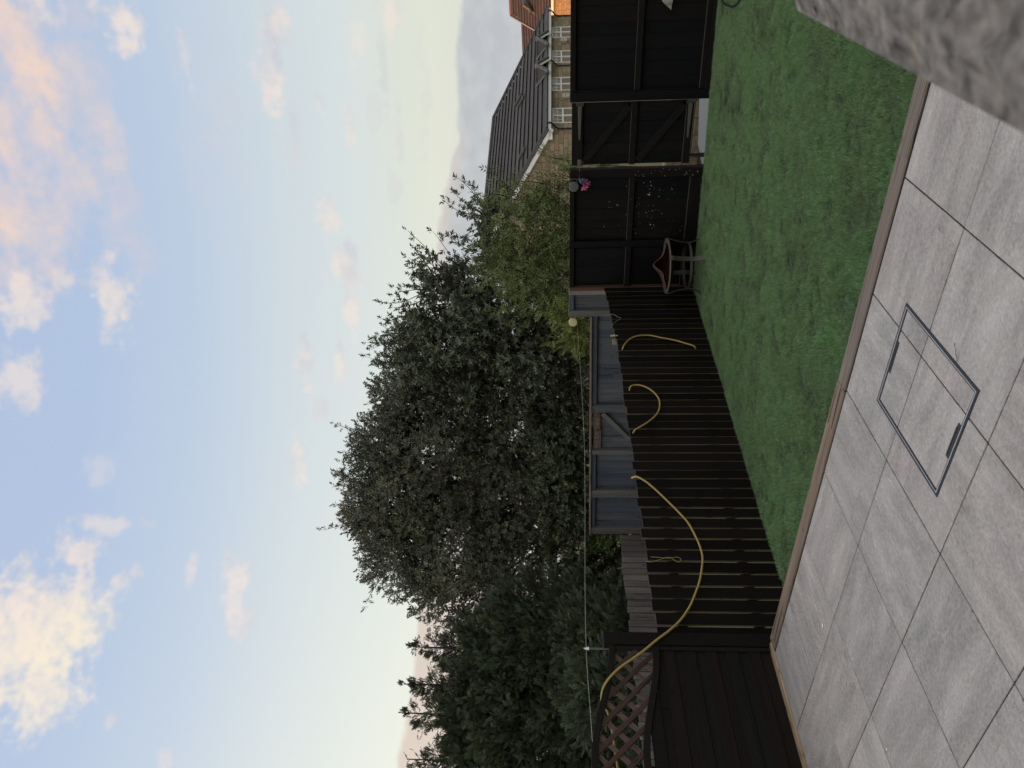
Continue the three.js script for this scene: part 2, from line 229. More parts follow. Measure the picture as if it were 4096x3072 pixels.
{
  const X = [-4.772, -4.193]; for (let x = -3.593; x < 2.5; x += 0.6) X.push(x);
  const Z = []; for (let z = -3.367; z < 2.1; z += 0.598) Z.push(z);
  const gap = 0.0036;
  for (let i = 0; i + 1 < X.length; i++) for (let j = 0; j + 1 < Z.length; j++) {
    let r = [X[i] + gap, X[i + 1] - gap, Z[j] + gap + (j ? 0 : 0.012), Z[j + 1] - gap], dy = rr(-0.001, 0.001), pieces = [r];
    const [a, b, c, d] = COVER; // the cover cuts the tiles round it
    if (r[0] < b && r[1] > a && r[2] < d && r[3] > c) {
      pieces = [[r[0], Math.min(r[1], a), r[2], r[3]], [Math.max(r[0], b), r[1], r[2], r[3]], [Math.max(r[0], a), Math.min(r[1], b), r[2], Math.min(r[3], c)], [Math.max(r[0], a), Math.min(r[1], b), Math.max(r[2], d), r[3]]].filter((q) => q[1] - q[0] > 0.006 && q[3] - q[2] > 0.006);
      if (pieces.length > 1) { const off = [R() * 3, R() * 3], mt = tileMats[(i * 7 + j * 3) % 4]; part('tile', merge(pieces.map((q) => cbox(q[0], q[1], -0.02, dy, q[2], q[3], 0.0015, off))), mt, patio); continue; }
    }
    const g = cbox(pieces[0][0], pieces[0][1], -0.02, dy, pieces[0][2], pieces[0][3], 0.0015);
    if (R() < 0.5) { const u = g.attributes.uv; for (let k = 0; k < u.count; k++) u.setXY(k, u.getY(k), u.getX(k)); }
    part('tile', g, tileMats[(i * 7 + j * 3 + Math.floor(R() * 3)) % 4], patio);
  }
  // recessed inspection cover holding four pieces of tile
  const [a, b, c, d] = COVER, t = thing('inspection_cover', 'recessed metal inspection cover filled with four tile pieces in the patio', 'drain cover', [(a + b) / 2, 0, (c + d) / 2]), cx = (a + b) / 2, cz = (c + d) / 2;
  const ring = (o, w, y0, y1) => merge([cbox(a + o - cx, b - o - cx, y0, y1, c + o - cz, c + o + w - cz, 0.001), cbox(a + o - cx, b - o - cx, y0, y1, d - o - w - cz, d - o - cz, 0.001), cbox(a + o - cx, a + o + w - cx, y0, y1, c + o + w - cz, d - o - w - cz, 0.001), cbox(b - o - w - cx, b - o - cx, y0, y1, c + o + w - cz, d - o - w - cz, 0.001)]);
  part('outer_frame', ring(0, 0.012, -0.03, 0.003), std([0.018, 0.021, 0.024], 0.5), t);
  part('rim', ring(0.0125, 0.0035, -0.03, 0.0045), std([0.62, 0.63, 0.64], 0.3, { metalness: 0.9 }), t);
  part('inner_frame', ring(0.0165, 0.007, -0.03, 0.002), std([0.016, 0.017, 0.02], 0.5), t);
  part('tray', cbox(a + 0.02 - cx, b - 0.02 - cx, -0.035, -0.0038, c + 0.02 - cz, d - 0.02 - cz, 0.001), std([0.006, 0.006, 0.007], 1), t);
  const xm = -1.793 - cx, zm = -2.769 - cz, o = 0.0245, xs = [a + o - cx, xm, b - o - cx], zs = [c + o - cz, zm, d - o - cz];
  const nA = [-0.0859, 0.0889], pk = (x, z, s) => { part('lifting_pocket', cbox(x - 0.087, x + 0.087, -0.012, 0.0035, z - 0.014, z + 0.014, 0.004), std([0.02, 0.022, 0.026], 0.45), t); part('key_slot', cbox(x - 0.07, x + 0.07, 0.0015, 0.0062, z - 0.003 + s * 0.006, z + 0.003 + s * 0.006, 0.001), std([0.012, 0.012, 0.013], 0.4), t); };
  for (let i = 0; i < 2; i++) for (let j = 0; j < 2; j++) part('tile', cbox(xs[i] + (i ? 0.0034 : 0), xs[i + 1] - (i ? 0 : 0.0034), -0.02, -0.0005, zs[j] + (j ? 0.0034 : 0), zs[j + 1] - (j ? 0 : 0.0034), 0.001), tileMats[(i + j * 2) % 4], t);
  pk(-1.934 - cx, -2.985 - cz, 1); pk(-1.934 - cx, -2.355 - cz, -1);
}
{
  const e = (name, label, g, m) => { const o = part(name, g, m, scene); o.name = numbered(name); o.userData = { label, category: 'timber edging' }; return o; };
  e('timber_edging', 'weathered grey brown timber edging between lawn and patio, right of the joint', cbox(-2.408, 1.5, -0.35, 0.006, -3.482, -3.372, 0.006), worn([0.255, 0.21, 0.18]));
  e('timber_edging', 'brown timber edging between lawn and patio, joint to far left corner', cbox(-4.772, -2.412, -0.35, 0.008, -3.484, -3.370, 0.006), M.timber);
  e('timber_edging', 'pale new timber edging along the foot of the trellis fence', cbox(-4.862, -4.778, -0.3, 0.010, -3.455, 0.9, 0.006), M.timberPale);
}

// ---------------------------------------------------------------- the dark panel fences and the gate at the back
const railCol = (ax, n) => (ax === 1 && n[1] > 0 ? [0.07, 0.058, 0.048] : [0.0125, 0.0112, 0.011]);  // top faces coloured paler: worn paint, plus sky light painted into the colour
const ZB = -9.12, dark = () => M.black[Math.floor(R() * 3)];
function boards(o, x0, x1, y0, y1, z, w, mats, name = 'board', up = null) {
  let k = 0; for (let x = x0; x < x1 - 0.02; k++) { const b = Math.min(x1, x + w * rr(0.93, 1.07)), top = up ? up((x + b) / 2) : y1, dz = k % 2 ? 0.0075 : 0; part(name, cbox(x - (k ? 0.006 : 0), b + (b < x1 ? 0.006 : 0), y0, top + rr(-0.004, 0.004), z - 0.012 + dz, z - 0.001 + dz, 0.003), mats[Math.floor(R() * mats.length)], o); x = b; }
}
{
  const f = thing('panel_fence', 'near black boarded panel fence to the right of the gate', 'fence');
  boards(f, -2.11, 0.6, -0.16, 1.415, ZB - 0.05, 0.148, M.black);
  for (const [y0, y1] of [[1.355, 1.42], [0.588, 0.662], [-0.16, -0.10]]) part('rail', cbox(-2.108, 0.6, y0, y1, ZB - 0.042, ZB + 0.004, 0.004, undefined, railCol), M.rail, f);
  part('gravel_board', cbox(-2.108, 0.6, -0.27, -0.163, ZB - 0.03, ZB + 0.014, 0.004), M.black[1], f);
  part('post', cbox(-2.222, -2.112, -0.5, 1.42, ZB - 0.09, ZB + 0.012, 0.006), M.black[2], f);
  part('post', cbox(-0.25, -0.14, -0.5, 1.42, ZB - 0.09, ZB + 0.012, 0.006), M.black[2], f);
}
{
  const f = thing('panel_fence', 'black boarded panel fence left of the gate, lower half flecked with white paint', 'fence');
  boards(f, -4.70, -3.155, -0.16, 1.415, ZB - 0.05, 0.14, M.black);
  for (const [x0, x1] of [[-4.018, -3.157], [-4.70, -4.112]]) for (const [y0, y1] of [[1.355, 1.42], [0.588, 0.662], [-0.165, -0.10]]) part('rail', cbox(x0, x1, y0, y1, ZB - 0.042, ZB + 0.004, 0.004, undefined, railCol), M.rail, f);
  part('gravel_board', cbox(-4.70, -3.157, -0.33, -0.168, ZB - 0.03, ZB + 0.012, 0.004), M.black[1], f);
  part('post', cbox(-3.155, -3.045, -0.5, 1.42, ZB - 0.09, ZB + 0.012, 0.006), M.black[1], f);
  part('post', cbox(-4.110, -4.019, -0.5, 1.425, ZB - 0.09, ZB + 0.012, 0.006), M.black[2], f);
  const S = [];
  for (let i = 0; i < 95; i++) { const onPost = i > 68, r = rr(0.0015, 0.004) * (R() < 0.08 ? 2.4 : 1), x = onPost ? rr(-3.15, -3.05) : rr(-3.98, -3.2), y = onPost ? rr(-0.2, 0.6) : rr(-0.09, 0.58) + (R() < 0.2 ? rr(0, 0.5) : 0); S.push(new THREE.CircleGeometry(r, 6).scale(1, rr(1, 1.9), 1).translate(x, y, onPost ? ZB + 0.0145 : y > 0.585 && y < 0.665 ? ZB + 0.0065 : ZB - 0.0415)); }
  part('paint_speck', merge(S), std([0.5, 0.5, 0.48], 0.7), f).userData.kind = 'stuff';
}
{
  const g = thing('garden_gate', 'black ledged and braced garden gate with long strap hinges', 'gate', [-2.24, 0, ZB]), X = (x) => x + 2.24;
  boards(g, X(-2.996), X(-2.240), -0.03, 1.395, -0.048, 0.126, M.black);
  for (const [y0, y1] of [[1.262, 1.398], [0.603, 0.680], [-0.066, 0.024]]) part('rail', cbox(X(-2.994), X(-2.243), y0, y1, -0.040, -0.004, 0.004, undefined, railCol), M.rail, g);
  const brace = (x0, y0, x1, y1) => part('brace', bar(V(X(x0), y0, -0.022), V(X(x1), y1, -0.022), 0.085, 0.034, V(0, 1, 0), 0.004), M.darkWood, g);
  brace(-2.945, 1.235, -2.285, 0.70); brace(-2.945, 0.578, -2.29, 0.045);
  for (const [y, m] of [[1.302, M.iron], [-0.02, M.iron]]) {
    const s = new THREE.Shape([[0, -0.022], [-0.40, -0.010], [-0.425, 0], [-0.40, 0.010], [0, 0.026]].map((p) => new THREE.Vector2(...p)));
    const h = part('strap_hinge', new THREE.ExtrudeGeometry(s, { depth: 0.005, bevelEnabled: true, bevelSize: 0.001, bevelThickness: 0.001, bevelSegments: 1 }), std([0.10, 0.095, 0.085], 0.55, { metalness: 0.3 }), g, [X(-2.258), y, -0.003]);
    part('hinge_plate', cbox(-0.008, 0.030, -0.045, 0.045, 0.002, 0.008, 0.001), M.iron, h); part('pin', new THREE.CylinderGeometry(0.007, 0.007, 0.094, 8), M.iron, h, [-0.004, 0, 0.010]);
    for (const x of [-0.05, -0.14, -0.30]) part('bolt', new THREE.SphereGeometry(0.007, 6, 4), M.iron, h, [x, 0, 0.006]);
  }
  const l = part('latch', cbox(X(-2.985), X(-2.915), 1.275, 1.322, -0.002, 0.008, 0.002), std([0.13, 0.125, 0.11], 0.5, { metalness: 0.4 }), g);
  part('latch_bar', cbox(X(-3.062), X(-2.94), 1.291, 1.303, 0.009, 0.018, 0.002), std([0.10, 0.09, 0.075], 0.5, { metalness: 0.4 }), l);
  part('latch_ring', new THREE.TorusGeometry(0.014, 0.0035, 6, 14), M.iron, l, [X(-2.945), 1.262, 0.014]);
}
{ // the short weathered stretch past the corner
  const f = thing('weathered_fence_panel', 'short unpainted grey fence panel carrying the cream line reel', 'fence');
  part('post', cbox(-4.822, -4.757, -0.5, 1.424, ZB - 0.09, ZB + 0.012, 0.005), worn([0.27, 0.24, 0.235]), f);
  part('corner_strip', cbox(-4.755, -4.702, -0.4, 1.418, ZB - 0.08, ZB + 0.008, 0.004), M.redPost, f);
  boards(f, -5.075, -4.822, -0.4, 1.415, ZB - 0.05, 0.13, M.grey);
  part('rail', cbox(-5.073, -4.824, 1.352, 1.42, ZB - 0.042, ZB + 0.002, 0.004), M.blue[1], f);
  part('post', cbox(-5.170, -5.076, -0.6, 1.428, ZB - 0.09, ZB + 0.014, 0.005), M.grey[2], f);
}
{ // neighbour's blue grey fence
  const f = thing('blue_grey_fence', 'long weathered blue grey board fence in front of the hedge', 'fence'), top = (x) => 1.113 + (x + 5.171) * 0.0165;
  for (const [a, b] of [[-6.745, -5.18], [-8.535, -7.755], [-9.44, -8.71]]) {
    boards(f, a, b, -0.8, 0, ZB - 0.055, 0.145, M.blue, 'board', (x) => top(x) - 0.03);
    part('rail', bar(V(a, top(a) - 0.062, ZB - 0.022), V(b, top(b) - 0.062, ZB - 0.022), 0.075, 0.045), M.blue[1], f);
  }
  for (const [a, b] of [[-6.892, -6.75], [-7.752, -7.655], [-8.705, -8.54], [-9.588, -9.445]]) part('post', cbox(a, b, -1, top(a) - 0.025, ZB - 0.09, ZB + 0.02, 0.006), M.grey[Math.floor(R() * 3)], f);
  part('cap_rail', bar(V(-9.60, top(-9.6) - 0.010, ZB - 0.02), V(-7.70, top(-7.7) - 0.010, ZB - 0.02), 0.026, 0.12), M.cap, f);
  part('cap_rail', bar(V(-7.695, top(-7.7) - 0.008, ZB - 0.02), V(-5.176, top(-5.17) - 0.010, ZB - 0.02), 0.026, 0.12), worn([0.24, 0.17, 0.15]), f);
  const g = thing('garden_gate', 'weathered blue grey gate with diagonal brace and rusty bolt', 'gate', [-6.9, 0, ZB]);
  boards(g, -0.75, -0.005, -0.7, 0.905, -0.05, 0.105, M.blue);
  for (let x = -0.748; x < -0.03; x += 0.092) part('top_board', cbox(x, x + 0.086, 0.905, 1.015 + rr(-0.006, 0.006), -0.05, -0.02, 0.003), worn([0.22, 0.165, 0.14]), g);
  part('brace', bar(V(-0.03, 0.885, -0.018), V(-0.56, 0.43, -0.018), 0.075, 0.04), M.grey[0], g);
  const b = part('bolt', bar(V(-0.01, 0.935, 0.006), V(-0.40, 0.925, 0.006), 0.016, 0.014), M.rust, g); part('bolt_plate', cbox(-0.10, 0.02, 0.90, 0.975, -0.019, -0.010, 0.002), M.rust, b); part('bolt_plate', cbox(-0.74, -0.36, 0.895, 0.940, -0.019, -0.008, 0.002), worn([0.13, 0.12, 0.12]), b); part('bolt_knob', cbox(-0.37, -0.34, 0.89, 0.99, -0.005, 0.020, 0.004), M.rust, b);
}
{ // grey picket fence along the neighbour's far side
  const f = thing('picket_fence', 'weathered grey picket fence in front of the conifers', 'fence');
  for (let z = -9.1; z < -1.5; z += 0.129) { const t = 0.50 + rr(-0.022, 0.022) + 0.02 * nz(z, 2); part('picket', cbox(-9.612, -9.592, -0.75, t, z + 0.008, z + 0.122 + rr(-0.004, 0.004), 0.003), M.picket[Math.floor(R() * 3)], f); }
  for (const y of [0.30, -0.35]) part('rail', cbox(-9.662, -9.614, y - 0.04, y + 0.04, -9.1, -1.5, 0.004), M.picket[2], f);
}

// ---------------------------------------------------------------- slatted fence, trellis, hose
const XL = -4.87;
const fenceX = (z) => XL + Math.max(0, -3.5 - z) * 0.0285; // it runs slightly in towards the corner post
const onFence = (q) => { const k = 1 - 0.0333 * clamp((-3.5 - q[2]) / 5.6, 0, 1.1); return q[2] < -3.5 ? [q[0] * k, 1.6 - (1.6 - q[1]) * k, q[2] * k] : q; };
{
  const f = thing('slat_fence', 'long low black slatted fence with narrow gaps along the lawn', 'fence');
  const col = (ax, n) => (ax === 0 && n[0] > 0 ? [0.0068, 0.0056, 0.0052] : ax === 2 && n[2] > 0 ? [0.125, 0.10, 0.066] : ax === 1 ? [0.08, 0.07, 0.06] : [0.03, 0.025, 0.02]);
  for (let n = -17; n <= 28; n++) {
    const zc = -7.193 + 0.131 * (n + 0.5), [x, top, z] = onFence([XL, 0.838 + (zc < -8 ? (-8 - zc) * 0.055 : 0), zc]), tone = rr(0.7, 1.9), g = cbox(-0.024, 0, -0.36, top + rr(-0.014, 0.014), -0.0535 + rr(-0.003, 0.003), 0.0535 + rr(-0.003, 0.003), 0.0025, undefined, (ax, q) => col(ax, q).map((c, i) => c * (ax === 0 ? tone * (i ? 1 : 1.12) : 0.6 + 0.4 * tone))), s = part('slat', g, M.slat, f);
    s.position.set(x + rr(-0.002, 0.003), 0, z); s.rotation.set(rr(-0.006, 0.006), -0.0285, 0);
  }
  for (const y of [0.62, 0.02]) part('rail', bar(V(fenceX(-3.56) - 0.046, y, -3.56), V(fenceX(-9.05) - 0.046, y, -9.05), 0.08, 0.04), stain([0.02, 0.016, 0.012]), f);
  for (const z of [-7.3, -5.35]) part('post', cbox(fenceX(z) - 0.145, fenceX(z) - 0.070, -0.6, 0.80, z - 0.045, z + 0.045, 0.004), wood([0.05, 0.04, 0.03]), f);
}
{
  const X0 = -4.85, f = thing('trellis_fence', 'dark fence panel with wavy lattice top beside the patio', 'fence');
  const w = (z) => Math.cos(2 * Math.PI * (z + 3.45) / 1.86), hi = (z) => 1.30 - 0.085 * w(z), lo = (z) => 0.962 - 0.077 * w(z), za = -3.44, zb = -1.62;
  part('post', cbox(X0 - 0.07, X0 + 0.03, -0.5, 1.256, -3.556, -3.443, 0.006), M.black[1], f);
  part('post', cbox(X0 - 0.07, X0 + 0.03, -0.5, 1.256, -1.617, -1.51, 0.006), M.black[1], f);
  const wave = (fn, t) => { const s = new THREE.Shape(), n = 40; for (let i = 0; i <= n; i++) { const z = lerp(za, zb, i / n); i ? s.lineTo(z, fn(z)) : s.moveTo(z, fn(z)); } for (let i = n; i >= 0; i--) { const z = lerp(za, zb, i / n); s.lineTo(z, fn(z) - t); } return new THREE.ExtrudeGeometry(s, { depth: 0.044, bevelEnabled: true, bevelSize: 0.002, bevelThickness: 0.002, bevelSegments: 1, curveSegments: 1 }).rotateY(-Math.PI / 2).translate(X0 + 0.022, 0, 0); };
  part('wavy_rail', wave(hi, 0.040), M.trellisDark, f); part('wavy_rail', wave(lo, 0.044), M.trellisDark, f);
  part('stile', cbox(X0 - 0.022, X0 + 0.018, 0.0, hi(za) - 0.045, za + 0.001, za + 0.035, 0.003), M.trellisDark, f); part('stile', cbox(X0 - 0.022, X0 + 0.018, 0.0, hi(zb) - 0.045, zb - 0.035, zb - 0.001, 0.003), M.trellisDark, f);
  // lattice strips, each run cut where it meets the curved rails
  const strip = (c, s, x, m) => { let a = null, b = null; for (let z = za + 0.03; z <= zb - 0.03; z += 0.004) { const y = s * z + c; if (y < hi(z) - 0.035 && y > lo(z) - 0.008) { a ??= z; b = z; } else if (a !== null) { emit(); } } if (a !== null) emit(); function emit() { if (b - a > 0.03) part('lattice_strip', bar(V(x, s * a + c, a), V(x, s * b + c, b), 0.034, 0.011, V(0, 1, 0), 0.002), m, f); a = b = null; } };
  for (let k = -1; k < 14; k++) strip(4.417 - 0.154 * k, 1, X0 + 0.006, k < 2 ? worn([0.06, 0.036, 0.03]) : M.lattice);
  for (let k = -1; k < 14; k++) strip(-2.345 + 0.155 * k, -1, X0 - 0.0065, worn([0.15, 0.095, 0.075]));
  for (let k = 0; k < 12; k++) { const y = 0.012 + k * 0.079, out = k % 2 ? 0.010 : 0; const y1 = Math.min(y + 0.088, 2); const n = 1; // boards woven alternately before and behind the battens
    if (y1 < lo(za) - 0.03) part('board', cbox(X0 - 0.012 + out, X0 - 0.002 + out, y, y1, za + 0.004, zb - 0.004, 0.003), stain([0.0135 + 0.004 * R(), 0.0115 + 0.003 * R(), 0.0112], 0.65), f);
    else { let z0 = null; for (let z = za; z <= zb; z += 0.01) { if (lo(z) - 0.04 > y + 0.02 && z0 === null) z0 = z; } if (z0 !== null) { const s = new THREE.Shape(), z1 = za + zb - z0; s.moveTo(z0, y); s.lineTo(z1, y); for (let i = 24; i >= 0; i--) { const z = lerp(z0, z1, i / 24); s.lineTo(z, Math.min(y1, lo(z) - 0.036)); } part('board', new THREE.ExtrudeGeometry(s, { depth: 0.010, bevelEnabled: false }).rotateY(-Math.PI / 2).translate(X0 - 0.002 + out, 0, 0), M.black[1], f); } } }
  for (const z of [-2.99, -2.52, -2.05]) part('batten', cbox(X0 - 0.035, X0 - 0.0135, 0.0, lo(z) - 0.05, z - 0.018, z + 0.018, 0.003), M.trellisDark, f);
  part('base_rail', cbox(X0 - 0.03, X0 + 0.012, -0.06, 0.010, za, zb, 0.004), worn([0.07, 0.055, 0.045]), f);
}
{
  const A = -4.838, Bk = -4.965, p = [[Bk, 0.5, -8.15], [Bk, 0.25, -7.95], [-4.9, -0.11, -7.76], [A, -0.113, -7.735], [A, 0.008, -7.833], [A, 0.125, -7.903], [A, 0.273, -7.961], [A, 0.408, -8.02], [A, 0.522, -8.022], [A, 0.626, -7.982], [A, 0.722, -7.86], [A - 0.01, 0.772, -7.752], [-4.91, 0.785, -7.72], [Bk, 0.70, -7.5], [Bk, 0.68, -7.1], [-4.91, 0.765, -6.85], [A, 0.755, -6.886], [A, 0.704, -6.918], [A, 0.634, -6.91], [A, 0.562, -6.859], [A, 0.496, -6.759], [A, 0.46, -6.638], [A, 0.466, -6.511], [A, 0.502, -6.387], [A, 0.568, -6.286], [A, 0.65, -6.197], [A, 0.728, -6.129], [A - 0.01, 0.782, -6.085], [-4.91, 0.80, -6.06], [Bk, 0.74, -5.8], [Bk, 0.80, -5.5], [-4.88, 0.868, -5.385], [A, 0.828, -5.354], [A, 0.744, -5.281], [A, 0.66, -5.162], [A, 0.572, -5.017], [A, 0.488, -4.869], [A, 0.425, -4.741], [A, 0.388, -4.6], [A, 0.364, -4.463], [A, 0.361, -4.329], [A, 0.389, -4.2], [A, 0.427, -4.074], [A, 0.485, -3.938], [A, 0.552, -3.806], [-4.83, 0.639, -3.679], [-4.81, 0.745, -3.562], [-4.8, 0.845, -3.475], [-4.8, 0.942, -3.389], [-4.8, 1.037, -3.312], [-4.8, 1.129, -3.243], [-4.805, 1.187, -3.193], [-4.81, 1.232, -3.145], [-4.83, 1.276, -3.085], [-4.85, 1.293, -3.02], [-4.91, 1.285, -2.985], [-4.94, 1.253, -2.97], [-4.945, 1.234, -2.874], [-4.945, 1.223, -2.799], [-4.945, 1.216, -2.684], [-4.945, 1.206, -2.574], [-4.945, 1.18, -2.2], [-4.94, 1.1, -1.7]].map((q) => V(...onFence(q)));
  const h = part('garden_hose', tube(p, 0.0092, 420, 10), std([0.36, 0.26, 0.07], 0.55), scene);
  h.userData = { label: 'yellow garden hose woven through the slats and over the trellis', category: 'hose' };
}
const cord = (name, label, cat, pts, r, m, seg = 60) => { const o = part(name, tube(pts.map((p) => V(...(name === 'string_loop' ? onFence(p) : p))), r, seg, 5), m, scene); o.name = numbered(name); o.userData = { label, category: cat }; return o; };
const twine = std([0.36, 0.34, 0.13], 0.8);
cord('string_loop', 'thin twisted yellow string loop hanging on the nearer black slats', 'string', [[-4.862, 0.845, -4.30], [-4.850, 0.80, -4.285], [-4.846, 0.72, -4.31], [-4.846, 0.645, -4.335], [-4.846, 0.57, -4.28], [-4.846, 0.545, -4.31], [-4.846, 0.57, -4.335], [-4.847, 0.645, -4.325], [-4.848, 0.74, -4.335], [-4.856, 0.80, -4.345]], 0.0019, twine);
cord('string_loop', 'thin pale string loop hanging at the far corner of the slats', 'string', [[-4.862, 0.895, -8.62], [-4.850, 0.84, -8.60], [-4.846, 0.78, -8.52], [-4.846, 0.745, -8.49], [-4.847, 0.80, -8.42], [-4.852, 0.85, -8.36], [-4.862, 0.875, -8.30]], 0.0022, std([0.30, 0.29, 0.17], 0.8));
{
  const t = thing('plastic_tag', 'torn yellow green plastic tag caught on the far slat tops', 'tag', onFence([-4.865, 0.86, -8.07]));
  const sheet = (s) => { const g = new THREE.PlaneGeometry(0.03, 0.10, 3, 8), p = g.attributes.position; for (let i = 0; i < p.count; i++) p.setXYZ(i, p.getX(i) * (1 - Math.abs(p.getY(i)) * 5) + 0.01 * nz(p.getY(i) * 30, s), p.getY(i), 0.012 * nz(p.getX(i) * 40, p.getY(i) * 30, s)); g.computeVertexNormals(); return g.rotateY(1.2); };
  part('strip', sheet(1), std([0.32, 0.36, 0.08], 0.5), t); part('knot', new THREE.DodecahedronGeometry(0.013).scale(1, 0.7, 1.2), std([0.5, 0.55, 0.1], 0.5), t, [0.004, 0.0, 0]);
  const c = thing('broken_clip', 'grey brown broken plastic clip on the slat tops beside the yellow tag', 'clip', onFence([-4.868, 0.842, -7.92])); part('clip_body', cbox(-0.014, 0.014, -0.01, 0.05, -0.05, 0.05, 0.004), std([0.20, 0.17, 0.15], 0.7), c); part('clip_lip', cbox(0.012, 0.02, 0.0, 0.02, -0.045, 0.045, 0.002), std([0.16, 0.14, 0.12], 0.7), c);
}
// ---------------------------------------------------------------- clothes line with its reel and pole
function reel(label, at, color, turn) {
  const t = thing('line_reel', label, 'line reel', at, turn);
  const prof = [[0, 0.026], [0.05, 0.026], [0.060, 0.021], [0.064, 0.012], [0.064, -0.012], [0.060, -0.022], [0.05, -0.026], [0, -0.026]].map((p) => new THREE.Vector2(...p));
  part('case', new THREE.LatheGeometry(prof, 40).rotateX(Math.PI / 2), std(color, 0.5), t);
  part('hub', new THREE.CylinderGeometry(0.010, 0.010, 0.004, 16).rotateX(Math.PI / 2), std(color.map((c) => c * 1.1), 0.4), t, [0, 0, 0.0275]);
  part('bracket', merge([cbox(0.045, 0.092, 0.030, 0.042, -0.012, 0.012, 0.002), cbox(0.045, 0.092, -0.042, -0.030, -0.012, 0.012, 0.002), cbox(0.086, 0.098, -0.05, 0.05, -0.016, 0.016, 0.003)]), std(color.map((c) => c * 0.6), 0.5), t);
  return t;
}
reel('round cream clothes line reel on the end post of the grey panel', [-5.262, 1.361, ZB + 0.0], [0.50, 0.45, 0.26], 0.25);
reel('round dark grey clothes line reel on the post beside the gate', [-3.245, 1.366, ZB + 0.045], [0.085, 0.088, 0.092], 0.25);
cord('clothes_line', 'thin white clothes line running from cream reel past the trellis', 'clothes line', [[-5.30, 1.30, ZB + 0.0], [-5.08, 1.305, -6.2], [-4.875, 1.388, -3.44], [-4.87, 1.372, -2.6], [-4.86, 1.385, 0.6]], 0.0011, std([0.6, 0.6, 0.55], 0.6), 80);
{
  const t = thing('line_pole', 'thin grey metal pole with white tip on trellis post', 'pole', [-4.88, 0, -3.44]);
  part('tube', new THREE.CylinderGeometry(0.008, 0.008, 0.36, 12), std([0.12, 0.125, 0.125], 0.5, { metalness: 0.4 }), t, [0, 1.19, 0]); part('tip', new THREE.CylinderGeometry(0.006, 0.012, 0.03, 12), M.white, t, [0, 1.382, 0]); part('hook', new THREE.TorusGeometry(0.006, 0.002, 6, 12), M.white, t, [0, 1.400, 0]);
}
{ // bunch of fabric flowers tied beside the grey reel
  const t = thing('fabric_flowers', 'bunch of teal, purple and pink fabric flowers below grey reel', 'fabric flowers', [-3.20, 1.25, ZB + 0.045]);
  const petal = new THREE.SphereGeometry(1, 8, 6).scale(0.012, 0.030, 0.007).translate(0, 0.026, 0);
  const cols = { teal: [0.035, 0.22, 0.23], purple: [0.16, 0.055, 0.18], pink: [0.46, 0.10, 0.24] };
  for (const [k, x, y, z, n, s, dir] of [['teal', 0.055, 0.052, 0.01, 7, 1, 2.6], ['teal', 0.045, 0.020, 0.02, 5, 0.8, 3.2], ['purple', 0.030, -0.008, 0.03, 9, 0.9, 0], ['purple', 0.012, -0.045, 0.03, 7, 0.8, 0], ['pink', -0.045, -0.020, 0.035, 8, 1, 0], ['pink', -0.012, -0.062, 0.03, 6, 0.9, 0]]) {
    const m = std(cols[k], 0.8), m2 = std(cols[k].map((c) => c * 0.7), 0.8);
    for (let i = 0; i < n; i++) { const p = part('petal', petal, i % 3 ? m : m2, t, [x, y, z]); p.scale.setScalar(s * rr(0.8, 1.15)); p.rotation.set(rr(-0.3, 0.9), rr(-0.4, 0.4), dir ? dir + rr(-0.7, 0.7) : (i / n) * 6.28 + rr(-0.25, 0.25)); }
  }
  part('tie', tube([V(0.11, 0.045, -0.01), V(0.06, 0.05, 0), V(0, 0.02, 0.01)], 0.004, 10, 5), M.iron, t);
}

